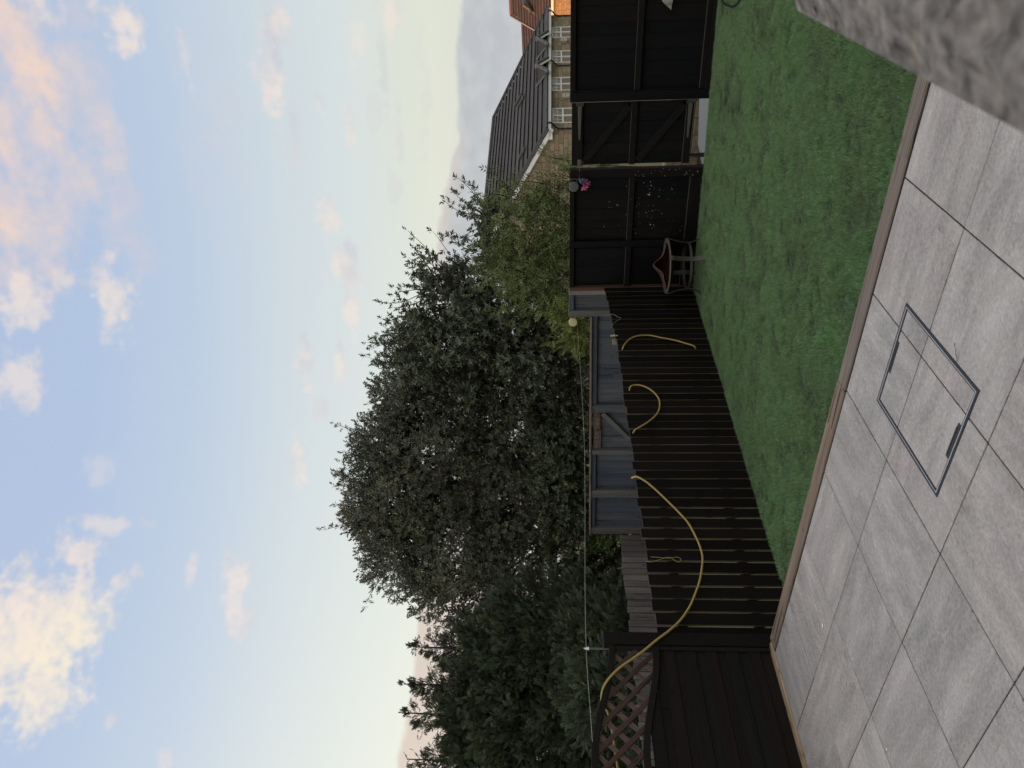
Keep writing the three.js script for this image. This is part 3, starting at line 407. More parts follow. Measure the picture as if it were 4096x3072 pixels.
// ---------------------------------------------------------------- fire pit
{
  const t = thing('fire_pit', 'round steel fire pit with rusty warped bowl by the fence corner', 'fire pit', [-4.20, lawnY(-4.2, -8.7) + 0.01, -8.70], 0.608), steel = std([0.066, 0.061, 0.053], 0.55, { metalness: 0.25 }), h = 0.445, r0 = 0.355;
  part('rim', new THREE.LatheGeometry([[0.300, h - 0.004], [0.335, h], [r0, h - 0.002], [r0 + 0.004, h - 0.012], [r0, h - 0.020], [0.30, h - 0.012], [0.300, h - 0.004]].map((p) => new THREE.Vector2(...p)), 64), std([0.10, 0.078, 0.066], 0.6, { metalness: 0.2 }), t);
  const rustTex = tex(256, 256, (u, v) => { const n = 0.75 + 0.8 * fbm(u * 14, v * 14, 5, 4); return [n, n * 0.9, n * 0.85]; });
  const rust = std([0.062, 0.029, 0.021], 0.85, { map: rustTex });
  part('bowl', new THREE.LatheGeometry([[0.0, h - 0.085], [0.12, h - 0.080], [0.22, h - 0.058], [0.298, h - 0.014], [0.298, h - 0.020], [0.21, h - 0.068], [0.1, h - 0.09], [0, h - 0.095]].map((p) => new THREE.Vector2(...p)), 48), rust, t);
  { // warped plate standing in the bowl: its front edge rises to a peak
    const n = 36, P = [], U = [], I = [], edge = (s) => 0.010 + 0.155 * Math.exp(-(((s - 0.02) / 0.085) ** 2)) + 0.028 * Math.exp(-(((s + 0.15) / 0.10) ** 2)) + 0.02 * Math.exp(-(((s - 0.16) / 0.08) ** 2));
    for (let i = 0; i <= n; i++) for (let j = 0; j <= n; j++) {
      const s = lerp(-0.292, 0.292, i / n), half = Math.sqrt(Math.max(0, 0.294 ** 2 - s * s)), q = j / n, z = lerp(0.02 + 0.02 * nz(s * 9, 1), -half, q), y = h - 0.01 + edge(s) * (1 - q) ** 0.8 + 0.05 * Math.sin(q * Math.PI) * Math.exp(-((s / 0.2) ** 2)) + 0.006 * nz(s * 20, q * 6);
      P.push(s, y, z); U.push(s * 3, z * 3); if (i < n && j < n) { const a = i * (n + 1) + j; I.push(a, a + 1, a + n + 1, a + 1, a + n + 2, a + n + 1); }
    }
    const g = new THREE.BufferGeometry(); g.setAttribute('position', new THREE.Float32BufferAttribute(P, 3)); g.setAttribute('uv', new THREE.Float32BufferAttribute(U, 2)); g.setIndex(I); g.computeVertexNormals();
    const w = part('warped_plate', g, rust, t); part('plate_edge', tube(Array.from({ length: 25 }, (_, i) => { const s = lerp(-0.285, 0.285, i / 24); return V(s, h - 0.01 + edge(s), 0.02 + 0.02 * nz(s * 9, 1)); }), 0.004, 60, 6), std([0.15, 0.066, 0.04], 0.7), w);
  }
  part('lower_ring', new THREE.LatheGeometry([[0.292, 0.150], [0.300, 0.150], [0.300, 0.182], [0.292, 0.182], [0.292, 0.150]].map((p) => new THREE.Vector2(...p)), 56), steel, t);
  for (let k = 0; k < 4; k++) {
    const a = Math.PI / 2 + k * Math.PI / 2 - 0.12, c = Math.cos(a), s = Math.sin(a), pr = [[r0 + 0.006, h - 0.002], [r0 + 0.010, h - 0.03], [0.335, 0.33], [0.310, 0.20], [0.312, 0.11], [0.345, 0.03], [0.375, -0.004]], cv = new THREE.CatmullRomCurve3(pr.map(([r, y]) => V(r, y, 0))), n = 16, P = [], I = [];
    for (let i = 0; i <= n; i++) { const p = cv.getPointAt(i / n), tn = cv.getTangentAt(i / n); for (const [u, d] of [[-1, -1], [1, -1], [1, 1], [-1, 1]]) P.push(p.x + tn.y * -d * 0.004, p.y + tn.x * d * 0.004, u * 0.029); if (i < n) for (let q = 0; q < 4; q++) { const x = i * 4 + q, y = i * 4 + (q + 1) % 4; I.push(x, y, x + 4, y, y + 4, x + 4); } }
    I.push(0, 1, 2, 0, 2, 3, n * 4, n * 4 + 2, n * 4 + 1, n * 4, n * 4 + 3, n * 4 + 2);
    const g = new THREE.BufferGeometry(); g.setAttribute('position', new THREE.Float32BufferAttribute(P, 3)); g.setIndex(I); const q = g.toNonIndexed(); q.computeVertexNormals(); part('leg', q.rotateY(-a), steel, t);
  }
}
{
  const s = new THREE.Shape([[-1.165, 0.405], [-1.25, 0.306], [-1.157, 0.296], [-0.5, 0.31], [-0.5, 0.42]].map((p) => new THREE.Vector2(...p)));
  const o = part('wooden_board', new THREE.ExtrudeGeometry(s, { depth: 0.03, bevelEnabled: true, bevelSize: 0.003, bevelThickness: 0.003, bevelSegments: 1 }).translate(0, 0, ZB + 0.02), worn([0.42, 0.42, 0.38]), scene);
  o.userData = { label: 'pale weathered board end fixed to the black fence at far right', category: 'board' };
}
cord('rubber_cable', 'black rubber cable lying on the grass at far right', 'cable', [[-0.95, -0.19, -8.98], [-1.085, -0.165, -8.78], [-1.135, -0.16, -8.6], [-1.13, -0.16, -8.35], [-1.10, -0.165, -8.05], [-0.95, -0.17, -7.75]], 0.011, std([0.012, 0.012, 0.013], 0.5), 40);
for (const [x, z, s, l] of [[-3.781, -2.852, 0.016, 'small white paper scrap on the tile nearest the lawn corner'], [-3.557, -1.969, 0.009, 'tiny white crumb on a tile beside the trellis fence']]) {
  const g = new THREE.PlaneGeometry(s * 1.6, s, 4, 3).rotateX(-Math.PI / 2), p = g.attributes.position; for (let i = 0; i < p.count; i++) p.setY(i, 0.004 + 0.003 * nz(p.getX(i) * 200, p.getZ(i) * 200)); g.computeVertexNormals();
  const o = part('paper_scrap', g.rotateY(0.5).translate(x, 0, z), std([0.8, 0.8, 0.8], 0.8), scene); o.name = numbered('paper_scrap'); o.userData = { label: l, category: 'paper scrap' };
}
{ const o = cord('dry_stem', 'thin dry grass stem lying on a tile right of the cover', 'stem', [[-1.60, 0.004, -2.57], [-1.612, 0.006, -2.545], [-1.63, 0.006, -2.525], [-1.648, 0.004, -2.505]], 0.0012, std([0.15, 0.12, 0.08], 0.9), 20); }

// ---------------------------------------------------------------- near stone wall
{
  const t = thing('stone_wall', 'rough brown stone wall top close to the camera', 'wall', [0, 0, 0]);
  const n = 170, g = new THREE.BoxGeometry(1.1, 0.14, 2.4, n, 10, n).translate(0.338, 1.13, -0.30), p = g.attributes.position;
  for (let i = 0; i < p.count; i++) {
    const x = p.getX(i), y = p.getY(i), z = p.getZ(i), e = Math.min(x + 0.212, z + 1.50, 0.09), rnd = 0.02 * (1 - ss(0, 0.07, Math.max(0, e))), d = fbm(x * 11, y * 11, z * 11, 4) * 0.02 + fbm(x * 42, y * 42, z * 42, 3) * 0.015;
    const top = y > 1.1 ? 1 : 0; p.setXYZ(i, x + (x < -0.1 ? d * 0.5 + rnd * 0.35 : 0), y + top * (d - rnd), z + (z < -1.4 ? d * 0.6 + rnd * 0.8 + Math.max(0, -0.05 - x) * 0.4 : 0));
  }
  g.computeVertexNormals(); g.attributes.uv.array.forEach((_, i, a) => { a[i] *= 1; });
  part('coping', g, std([1, 1, 1], 0.95, { map: tex(512, 512, (u, v) => { const a = fbm(u * 22, v * 40, 3, 4), b = fbm(u * 50, v * 100, 7, 3), y = ss(0.1, 0.35, fbm(u * 9, v * 15, 11, 3)); const k = 0.16 + a * 0.16 + b * 0.20; return [k * (1 + 0.16 * y), k * (0.93 + 0.05 * y), k * (0.86 - 0.08 * y)]; }) }), t);
  part('wall_body', cbox(-0.16, 0.86, -0.4, 1.06, -1.32, 0.98, 0.01), std([0.22, 0.19, 0.165], 0.95), t);
}

// ---------------------------------------------------------------- houses
const slate = tex(512, 512, (u, v) => { const n = 0.72 + 0.5 * fbm(u * 40, v * 40, 3, 3) + 0.3 * fbm(u * 5, v * 5, 9, 2); return [n, n * 0.985, n * 0.98]; });
const stoneTex = tex(512, 512, (u, v) => { const n = 0.74 + 0.55 * fbm(u * 9, v * 9, 3, 4); return [n, n * 0.98, n * 0.94]; });
const stoneMats = [[0.36, 0.29, 0.20], [0.42, 0.34, 0.235], [0.31, 0.255, 0.18], [0.385, 0.325, 0.24]].map((c) => std(c, 0.95, { map: stoneTex, bumpMap: stoneTex, bumpScale: 0.02 }));
const roofMats = [[0.076, 0.068, 0.064], [0.090, 0.080, 0.076], [0.066, 0.060, 0.057]].map((c) => std(c, 0.85, { map: slate, bumpMap: slate, bumpScale: 0.012 }));
const redMats = [[0.092, 0.062, 0.054], [0.105, 0.07, 0.06], [0.082, 0.056, 0.05]].map((c) => std(c, 0.85, { map: slate, bumpMap: slate, bumpScale: 0.012 }));
const verge = std([0.075, 0.08, 0.085], 0.8), mortar = std([0.22, 0.19, 0.15], 0.95), glass = new THREE.MeshPhysicalMaterial({ color: 0xffffff, transmission: 1, roughness: 0.03, thickness: 0, side: THREE.DoubleSide }), blind = std([0.20, 0.185, 0.165], 0.9), room = std([0.03, 0.03, 0.03], 0.9);
// stones laid in courses over a strip of wall in the plane z = 0 (outside +z); holes are window openings
function courses(wall, x0, x1, y0, yTop, holes, mats) {
  for (let y = y0, k = 0; y < 12; k++) {
    const h = 0.215; let x = x0 - (k % 2 ? 0.22 : 0); let any = false;
    while (x < x1) {
      const w = rr(0.34, 0.72); let a = Math.max(x0, x), b = Math.min(x1, x + w); x += w;
      if (b - a < 0.06) continue;
      let segs = [[a, b]]; for (const q of holes) if (y + h > q[2] + 0.02 && y < q[3] - 0.02) segs = segs.flatMap(([s, e]) => (e <= q[0] || s >= q[1] ? [[s, e]] : [[s, q[0]], [q[1], e]].filter(([m, n]) => n - m > 0.05)));
      for (const [s, e] of segs) { const top = Math.min(y + h, yTop((s + e) / 2)); if (top - y < 0.05) continue; any = true; part('stone', cbox(s + 0.007, e - 0.007, y + 0.007, top - 0.007, -0.03, 0.012 + rr(0, 0.016), 0.008), mats[Math.floor(R() * mats.length)], wall); }
    }
    y += h; if (!any && y > 3) break;
  }
}
function rows(roof, n, x0, x1, y0, z0, y1, z1, mats) { // overlapping tile courses from the eave (y0, z0) to the ridge (y1, z1), along x
  const l = Math.hypot(y1 - y0, z1 - z0), a = Math.atan2(y1 - y0, z1 - z0);
  for (let k = 0; k < n; k++) {
    const s = l * k / n, w = l / n + 0.05, seg = 26, P = [], U = [], I = [], off = R() * 5;
    for (let i = 0; i <= seg; i++) { const x = lerp(x0, x1, i / seg), j = 0.008 * nz(i * 1.7, k * 3.1), t = 0.035 + j; for (const [q, d] of [[0.025, 0.05], [0, t + 0.05], [w, 0.012]]) { P.push(x, y0 + (s + q) * Math.sin(a) - d * Math.cos(a), z0 + (s + q) * Math.cos(a) + d * Math.sin(a)); U.push(x * 0.4 + off, (s + q) * 0.4 + d * 2); } if (i < seg) { const b = i * 3; I.push(b, b + 3, b + 1, b + 1, b + 3, b + 4, b + 1, b + 4, b + 2, b + 2, b + 4, b + 5); } }
    const g = new THREE.BufferGeometry(); g.setAttribute('position', new THREE.Float32BufferAttribute(P, 3)); g.setAttribute('uv', new THREE.Float32BufferAttribute(U, 2)); g.setIndex(I); const q = g.toNonIndexed(); q.computeVertexNormals(); part('tile_course', q, mats[Math.floor(R() * mats.length)], roof);
  }
}
function windowAt(house, x0, x1, y0, y1, z, panes) {
  const f = 0.07, wf = part('window', merge([cbox(x0, x1, y1 - f, y1, z - 0.06, z + 0.01, 0.006), cbox(x0, x1, y0, y0 + f, z - 0.06, z + 0.01, 0.006), cbox(x0, x0 + f, y0 + f, y1 - f, z - 0.06, z + 0.01, 0.006), cbox(x1 - f, x1, y0 + f, y1 - f, z - 0.06, z + 0.01, 0.006), cbox((x0 + x1) / 2 - 0.05, (x0 + x1) / 2 + 0.05, y0 + f, y1 - f, z - 0.06, z + 0.014, 0.006), cbox(x0 + f, x1 - f, y1 - 0.56, y1 - 0.48, z - 0.055, z + 0.012, 0.006)]), M.white, house);
  const xm = (x0 + x1) / 2;
  for (const [a, b] of [[x0 + f, xm - 0.05], [xm + 0.05, x1 - f]]) {
    part('pane', cbox(a, b, y0 + f, y1 - 0.56, z - 0.035, z - 0.03, 0), glass, wf); part('pane', cbox(a, b, y1 - 0.48, y1 - f, z - 0.035, z - 0.03, 0), glass, wf);
    part('glazing_bar', cbox((a + b) / 2 - 0.011, (a + b) / 2 + 0.011, y1 - 0.48, y1 - f, z - 0.029, z - 0.018, 0.002), M.white, wf); part('glazing_bar', cbox(a, b, y1 - 0.285, y1 - 0.263, z - 0.029, z - 0.020, 0.002), M.white, wf);
  }
  part('blind', cbox(x0 + f, x1 - f, y0 + 0.05, y1 - 0.05, z - 0.13, z - 0.12, 0), blind, wf); part('sill', cbox(x0 - 0.06, x1 + 0.06, y0 - 0.09, y0 - 0.004, z - 0.05, z + 0.07, 0.008), stoneMats[1], wf);
}
{ // local frame: x to the left along the eave wall as seen from the garden is -e1; here x runs along the eave away from the near corner
  const h = thing('stone_house', 'pale stone house with dark tiled roof and two small gablets', 'house', [-9.914, 0, -34.897], Math.PI / 2 - 0.2566);
  // local +x = along eave to the right and away, local +z = outward towards the garden
  const Lw = 13.0, D = 11.6, base = -5.2, eave = 1.86, ridgeY = 5.62, zr = -6.5, off = 0.35;
  const wall = part('wall', cbox(0, Lw, base, eave, -0.30, -0.012, 0.002), mortar, h), wins = [[10.02, 11.4, -0.2, 1.76], [7.06, 8.44, -0.2, 1.76], [4.06, 5.46, -0.2, 1.80], [0.94, 2.34, -0.2, 1.74]];
  courses(wall, 0, Lw, 0.35, () => eave - 0.01, wins, stoneMats);
  for (const w of wins) { windowAt(h, w[0], w[1], w[2], w[3], 0.022, 1); part('lintel', cbox(w[0] - 0.12, w[1] + 0.12, w[3] + 0.004, w[3] + 0.09, -0.02, 0.034, 0.008), stoneMats[1], h); }
  // gable wall facing the garden at the near end (plane x = 0)
  const sl = (ridgeY - 0.1 - eave) / (-zr), gs = new THREE.Shape([[0, base], [-D - 1.4, base], [-D - 1.4, eave], [zr, ridgeY - 0.15], [0, eave]].map((p) => new THREE.Vector2(...p)));
  const gable = part('gable_wall', new THREE.ExtrudeGeometry(gs, { depth: 0.28, bevelEnabled: false }).rotateY(-Math.PI / 2).translate(0.30, 0, -0.005), mortar, h); gable.position.x = 0.0;
  const gx = new THREE.Group(); { const tmp = []; const holder = { add: (o) => tmp.push(o) }; courses(holder, 0.02, 6.4, 0.35, (u) => Math.min(9, eave - 0.12 + u * sl - 0.1), [], stoneMats); for (const o of tmp) { o.geometry.rotateY(-Math.PI / 2).translate(0.008, 0, 0); o.geometry.scale(1, 1, -1); const q = o.geometry.attributes.position; for (let i = 0; i < q.count; i += 3) { const a = [q.getX(i), q.getY(i), q.getZ(i)], b = [q.getX(i + 1), q.getY(i + 1), q.getZ(i + 1)]; q.setXYZ(i, ...b); q.setXYZ(i + 1, ...a); } o.geometry.computeVertexNormals(); gable.add(o); } }
  const roof = part('roof', (() => { const s = new THREE.Shape([[off, eave + 0.02], [zr, ridgeY - 0.03], [-D - 1.4, eave]].map((p) => new THREE.Vector2(...p))); return new THREE.ExtrudeGeometry(s, { depth: Lw - 0.35, bevelEnabled: false }).rotateY(Math.PI / 2).scale(1, 1, -1).translate(0.31, 0, 0); })(), roofMats[2], h);
  // underlay prism is built along x; tile courses lie on it
  rows(roof, 15, -0.16, Lw + 0.16, eave + 0.10, off + 0.06, ridgeY - 0.03, zr, roofMats);
  part('ridge_tiles', limb([V(-0.16, ridgeY + 0.03, zr), V(Lw + 0.16, ridgeY + 0.03, zr)], 0.12, 0.12, 30, 10), roofMats[1], roof);
  const l = Math.hypot(ridgeY - eave, zr - off);
  for (let k = 0; k < 15; k++) { const p = (t) => V(-0.20, lerp(eave + 0.12, ridgeY + 0.06, t), lerp(off + 0.06, zr, t)); part('verge_tile', bar(p(k / 15), p((k + 0.985) / 15), 0.21, 0.06, V(0, 1, 0), 0.012).translate(0, -0.02 + 0.02 * (k % 2), 0), verge, roof); part('verge_tile', bar(p(k / 15).setX(Lw + 0.20), p((k + 0.985) / 15).setX(Lw + 0.20), 0.21, 0.06, V(0, 1, 0), 0.012), verge, roof); }
  part('bargeboard', bar(V(-0.19, eave - 0.10, off + 0.02), V(-0.19, ridgeY - 0.20, zr), 0.20, 0.03), M.white, h); part('box_end', cbox(-0.205, 0.0, eave - 0.13, eave + 0.06, -0.16, off - 0.02, 0.006), M.white, h);
  const fas = part('fascia', cbox(-0.18, Lw + 0.18, eave - 0.07, eave + 0.09, off - 0.025, off + 0.02, 0.004), M.white, h); part('soffit', cbox(-0.18, Lw + 0.18, eave - 0.068, eave - 0.050, 0.03, off - 0.026, 0), M.white, h);
  part('gutter', limb([V(-0.16, eave + 0.135, off + 0.07), V(Lw + 0.16, eave + 0.135, off + 0.07)], 0.05, 0.05, 4, 8), M.gutter, h);
  for (const x of [0.34, 6.62, 12.72]) part('downpipe', tube([V(x, eave + 0.07, off + 0.06), V(x, eave - 0.04, off + 0.06), V(x, eave - 0.12, off), V(x, eave - 0.36, 0.10), V(x, eave - 0.46, 0.085), V(x, 0, 0.085), V(x, base, 0.085)], 0.038, 60, 8), M.gutter, h);
  for (const [x, px] of [[8.90, 0.68], [5.82, 0.66]]) { // small white gablets breaking the eave
    const zf = off + 0.16, pk = eave + 0.56, g = part('gablet', new THREE.ExtrudeGeometry(new THREE.Shape([[x - px, eave - 0.06], [x + px, eave - 0.06], [x, pk - 0.06]].map((p) => new THREE.Vector2(...p))), { depth: 0.02, bevelEnabled: false }).translate(0, 0, 0.06), std([0.42, 0.40, 0.36], 0.8), h);
    part('gablet_soffit', cbox(x - px, x + px, eave - 0.075, eave - 0.06, 0.03, off - 0.02, 0), M.white, g);
    for (const s of [-1, 1]) {
      part('bargeboard', bar(V(x + s * (px + 0.02), eave - 0.02, zf), V(x, pk, zf), 0.17, 0.03, V(0, 1, 0), 0.004).translate(0, 0, s * 0.002), M.white, g);
      const e = V(x + s * (px + 0.10), eave + 0.08, zf + 0.05), a = V(x, pk + 0.15, zf + 0.05), run = (pk + 0.15 - eave - 0.16) / ((ridgeY - eave - 0.14) / (off + 0.06 - zr)), back = V(x, pk + 0.17, off + 0.02 - run), low = V(x + s * (px + 0.16), eave + 0.20, off + 0.02);
      const q = new THREE.BufferGeometry(); q.setAttribute('position', new THREE.Float32BufferAttribute([e, a, back, e, back, low].flatMap((p) => [p.x, p.y, p.z]), 3)); q.setAttribute('uv', new THREE.Float32BufferAttribute([0, 0, 0, 1, 1, 1, 0, 0, 1, 1, 1, 0], 2)); q.computeVertexNormals(); part('tile_course', q, roofMats[0], g);
      for (let k = 0; k < 3; k++) part('verge_tile', bar(e.clone().lerp(a, k / 3), e.clone().lerp(a, (k + 0.96) / 3), 0.12, 0.16, V(0, 1, 0), 0.015), std([0.115, 0.12, 0.125], 0.8), g);
      part('valley', bar(low.clone().add(V(0, 0.05, 0)), back.clone().add(V(s * 0.05, 0.03, 0.05)), 0.07, 0.03, V(1, 0.2, 0)), std(s < 0 ? [0.16, 0.15, 0.14] : [0.08, 0.076, 0.074], 0.7), g);
    }
    part('ridge_tile', bar(V(x, pk + 0.13, zf + 0.10), V(x, pk + 0.14, zf - 0.18), 0.19, 0.19, V(0, 1, 0), 0.06), std([0.15, 0.155, 0.16], 0.8), g); part('ridge_tile', limb([V(x, pk + 0.14, zf - 0.19), V(x, pk + 0.15, off - 0.7)], 0.08, 0.08, 6, 8), roofMats[1], g);
  }
  for (const [x, t] of [[1.5, 0.30], [8.4, 0.42], [7.5, 0.36]]) { const y = lerp(eave + 0.1, ridgeY, t) + 0.02, z = lerp(off + 0.08, zr, t); const v = part('roof_vent', bar(V(x, y, z), V(x, y + 0.31, z - 0.55), 0.34, 0.10, V(1, 0, 0), 0.02).translate(0, 0.06, 0.02), roofMats[0], roof); part('vent_mouth', cbox(x - 0.15, x + 0.15, y + 0.02, y + 0.09, z + 0.045, z + 0.075, 0), M.gutter, v); }
  for (const [x, y] of [[9.5, 1.10], [3.35, 1.06]]) { const b = part('bird_box', cbox(x - 0.16, x + 0.16, y - 0.17, y + 0.17, 0.03, 0.16, 0.01), std([0.50, 0.46, 0.38], 0.8), h); part('entry_slot', cbox(x - 0.05, x + 0.05, y - 0.02, y + 0.04, 0.158, 0.164, 0), room, b); part('ledge', cbox(x - 0.19, x + 0.19, y - 0.22, y - 0.172, 0.03, 0.18, 0.008), stoneMats[3], b); }
}
{ // house beyond, its garden front in the last sun
  const h = thing('brick_roofed_house', 'house with red brown tiled roof and sunlit orange stone wall', 'house', [-9.1, 0, -64.45], -0.2566 - 0.0), eave = 1.72, W = 10;
  // local +x to the right, +z towards the garden
  const wall = part('wall', cbox(-3.0, W, -6.5, eave, -0.3, -0.012, 0), mortar, h);
  courses(wall, -1.2, 5.5, 0.2, () => eave - 0.16, [], [[0.50, 0.36, 0.22], [0.56, 0.41, 0.26], [0.45, 0.33, 0.21]].map((c) => std(c, 0.95, { map: stoneTex, bumpMap: stoneTex, bumpScale: 0.02 })));
  part('fascia', cbox(-3.1, W, eave - 0.05, eave + 0.15, 0.30, 0.33, 0), M.white, h);
  const roof = part('roof', new THREE.ExtrudeGeometry(new THREE.Shape([[0.33, eave + 0.1], [-4.2, 5.2], [-9, eave]].map((p) => new THREE.Vector2(...p))), { depth: W + 1.4, bevelEnabled: false }).rotateY(Math.PI / 2).scale(1, 1, -1).translate(-1.4, 0, 0), redMats[2], h);
  rows(roof, 14, -1.5, W, eave + 0.2, 0.40, 5.27, -4.2, redMats);
  part('ridge_tiles', limb([V(-1.5, 5.32, -4.2), V(W, 5.32, -4.2)], 0.12, 0.12, 26, 8), std([0.15, 0.09, 0.075], 0.85), roof);
  const wing = part('wing_roof', new THREE.ExtrudeGeometry(new THREE.Shape([[0.30, eave + 0.1], [-3.3, 4.35], [-8, eave]].map((p) => new THREE.Vector2(...p))), { depth: 6, bevelEnabled: false }).rotateY(Math.PI / 2).scale(1, 1, -1).translate(-7.4, 0, 0), redMats[2], h);
  rows(wing, 11, -7.4, -1.45, eave + 0.2, 0.36, 4.40, -3.3, redMats);
  part('wing_wall', cbox(-7.3, -3.02, -6.5, eave, -0.3, -0.012, 0), mortar, h);
  for (let k = 0; k < 12; k++) { const p = (t) => V(-1.55, lerp(eave + 0.26, 5.32, t), lerp(0.38, -4.2, t)); part('verge_tile', bar(p(k / 12), p((k + 0.98) / 12), 0.2, 0.1, V(0, 1, 0), 0.012), std([0.34, 0.26, 0.22], 0.85), roof); }
  const dm = part('dormer_ridge', limb([V(0.55, 4.02, -2.0), V(-0.1, 3.45, -1.2)], 0.14, 0.14, 8, 8), std([0.10, 0.10, 0.105], 0.85), roof);
  for (let k = 0; k < 5; k++) part('verge_tile', bar(V(lerp(0.45, -0.45, k / 5), lerp(4.12, 2.95, k / 5), -1.55), V(lerp(0.45, -0.45, (k + 0.95) / 5), lerp(4.12, 2.95, (k + 0.95) / 5), -1.55), 0.16, 0.5, V(0, 1, 0), 0.02), std([0.16, 0.12, 0.11], 0.85), dm);
}
{ // low stone wall and silver car behind the gate
  const w = thing('stone_wall', 'low rough stone wall seen under the gate', 'wall', [-3, -1.6, -13.6]); part('core', cbox(-4, 3.5, -0.5, 1.16, -0.3, -0.012, 0), mortar, w);
  for (let y = 0.55; y < 1.1; y += 0.15) for (let x = -2.2 + R() * 0.1; x < 1.6;) { const l = rr(0.2, 0.42); part('stone', cbox(x + 0.006, x + l - 0.006, y + 0.006, y + 0.144, -0.03, rr(0.008, 0.03), 0.008), stoneMats[Math.floor(R() * 4)], w); x += l; }
  const c = thing('parked_car', 'silver grey parked car seen through the gap under the gate', 'car', [-2.15, -1.67, -11.45]);
  const prof = [[-2.05, 0.30], [-2.10, 0.52], [-2.02, 0.72], [-1.55, 0.86], [-0.35, 0.95], [0.25, 1.36], [0.75, 1.46], [1.35, 1.42], [1.90, 1.02], [2.05, 0.95], [2.10, 0.55], [2.02, 0.28]];
  const s = new THREE.Shape(); prof.forEach((p, i) => (i ? s.lineTo(...p) : s.moveTo(...p))); s.lineTo(1.72, 0.28); s.absarc(1.34, 0.30, 0.36, 0, Math.PI, false); s.lineTo(-0.96, 0.28); s.absarc(-1.34, 0.30, 0.36, 0, Math.PI, false); s.lineTo(-2.05, 0.30);
  const paint = std([0.125, 0.127, 0.13], 0.4, { metalness: 0.2 });
  const body = part('body', new THREE.ExtrudeGeometry(s, { depth: 1.5, bevelEnabled: true, bevelSize: 0.06, bevelThickness: 0.10, bevelSegments: 4 }).translate(0, 0, -0.75), paint, c);
  part('side_window', new THREE.ExtrudeGeometry(new THREE.Shape([[-0.08, 0.98], [0.32, 1.32], [0.76, 1.40], [1.28, 1.36], [1.55, 1.05]].map((p) => new THREE.Vector2(...p))), { depth: 0.01, bevelEnabled: false }).translate(0, 0, 0.846), std([0.015, 0.016, 0.018], 0.08), c);
  for (const [x, y0, y1] of [[-0.30, 0.35, 0.92], [0.75, 0.35, 0.95]]) part('door_gap', cbox(x - 0.005, x + 0.005, y0, y1, 0.846, 0.852, 0), M.gutter, c);
  part('bonnet_gap', cbox(-1.65, -1.64, 0.62, 0.86, 0.846, 0.852, 0), M.gutter, c); part('headlight', new THREE.SphereGeometry(0.14, 14, 10).scale(0.9, 0.6, 0.7), std([0.6, 0.62, 0.64], 0.1), c, [-1.98, 0.66, 0.66]);
  for (const x of [-1.34, 1.34]) for (const z of [-0.70, 0.72]) { const wheel = part('wheel', new THREE.TorusGeometry(0.25, 0.075, 10, 28), std([0.012, 0.012, 0.013], 0.8), c, [x, 0.32, z]); part('rim', new THREE.CylinderGeometry(0.19, 0.20, 0.10, 20).rotateX(Math.PI / 2), std([0.35, 0.35, 0.36], 0.35, { metalness: 0.7 }), wheel); }
}

// ---------------------------------------------------------------- trees and shrubs
const leafMat = (more = {}) => std([1, 1, 1], 0.55, more);
function leafGeo(list) { // list of [base point, direction, normal-ish up, length, width]
  const P = [];
  for (const [b, d, u, l, w] of list) {
    const s = new THREE.Vector3().crossVectors(d, u).normalize(), n = new THREE.Vector3().crossVectors(s, d).normalize();
    const at = (t, q, k) => b.clone().addScaledVector(d, l * t).addScaledVector(s, w * q).addScaledVector(n, l * k), A = at(0, 0, 0), T = at(1, 0, -0.10), L = at(0.48, -0.5, 0.05), Q = at(0.48, 0.5, 0.05), Md = at(0.5, 0, -0.015);
    for (const tr of [[A, Md, L], [L, Md, T], [A, Q, Md], [Md, Q, T]]) for (const p of tr) P.push(p.x, p.y, p.z);
  }
  const g = new THREE.BufferGeometry(); g.setAttribute('position', new THREE.Float32BufferAttribute(P, 3)); g.computeVertexNormals(); return g;
}
const rdir = () => { const z = rr(-1, 1), a = rr(0, 6.283), q = Math.sqrt(1 - z * z); return V(q * Math.cos(a), z, q * Math.sin(a)); };
function sprig(n, l, w, len) { // leaves round a short twig along +y
  const list = []; for (let k = 0; k < n; k++) { const a = k * 2.4 + rr(-0.4, 0.4), t = (k + 0.5) / n, tilt = lerp(1.25, 0.35, t) + rr(-0.2, 0.2); list.push([V(0, len * t, 0), V(Math.cos(a) * Math.sin(tilt), Math.cos(tilt), Math.sin(a) * Math.sin(tilt)).normalize(), V(0, 1, 0.01), l * rr(0.75, 1.2), w * rr(0.8, 1.15)]); }
  return leafGeo(list);
}
function pinnate(pairs, l, w, len) { // a drooping compound leaf along +y
  const list = [], at = (t) => V(0, len * t, -len * 0.35 * t * t); for (let k = 0; k < pairs; k++) { const t = 0.25 + 0.7 * k / (pairs - 1); for (const s of [-1, 1]) list.push([at(t), V(s, 0.55, -0.25 * t).normalize(), V(0, 0.2, 1), l * (1 - 0.35 * Math.abs(t - 0.5)), w]); } list.push([at(1), V(0, 0.8, -0.6).normalize(), V(0, 0.2, 1), l, w]);
  return leafGeo(list);
}
function spray(len) { // flat drooping conifer spray along +y with side branchlets, themselves forked
  const list = [], at = (t) => V(0, len * t, -len * 0.30 * t * t); for (let k = 0; k < 8; k++) { const t = 0.08 + k / 9, l = len * (0.44 - 0.27 * t); for (const s of [-1, 1]) { const d = V(s * 0.66, 0.72, -0.45 * t + 0.1 * rr(-1, 1)).normalize(), q = l * rr(0.8, 1.15); list.push([at(t), d, V(0, 0.1, 1), q, len * 0.075]); list.push([at(t).addScaledVector(d, q * 0.5), V(s * 0.25, 0.95, -0.5 * t).normalize(), V(0, 0.1, 1), q * 0.55, len * 0.05]); } }
  list.push([at(0.1), V(0, 0.95, -0.25).normalize(), V(0, 0, 1), len * 1.0, len * 0.06]); return leafGeo(list);
}
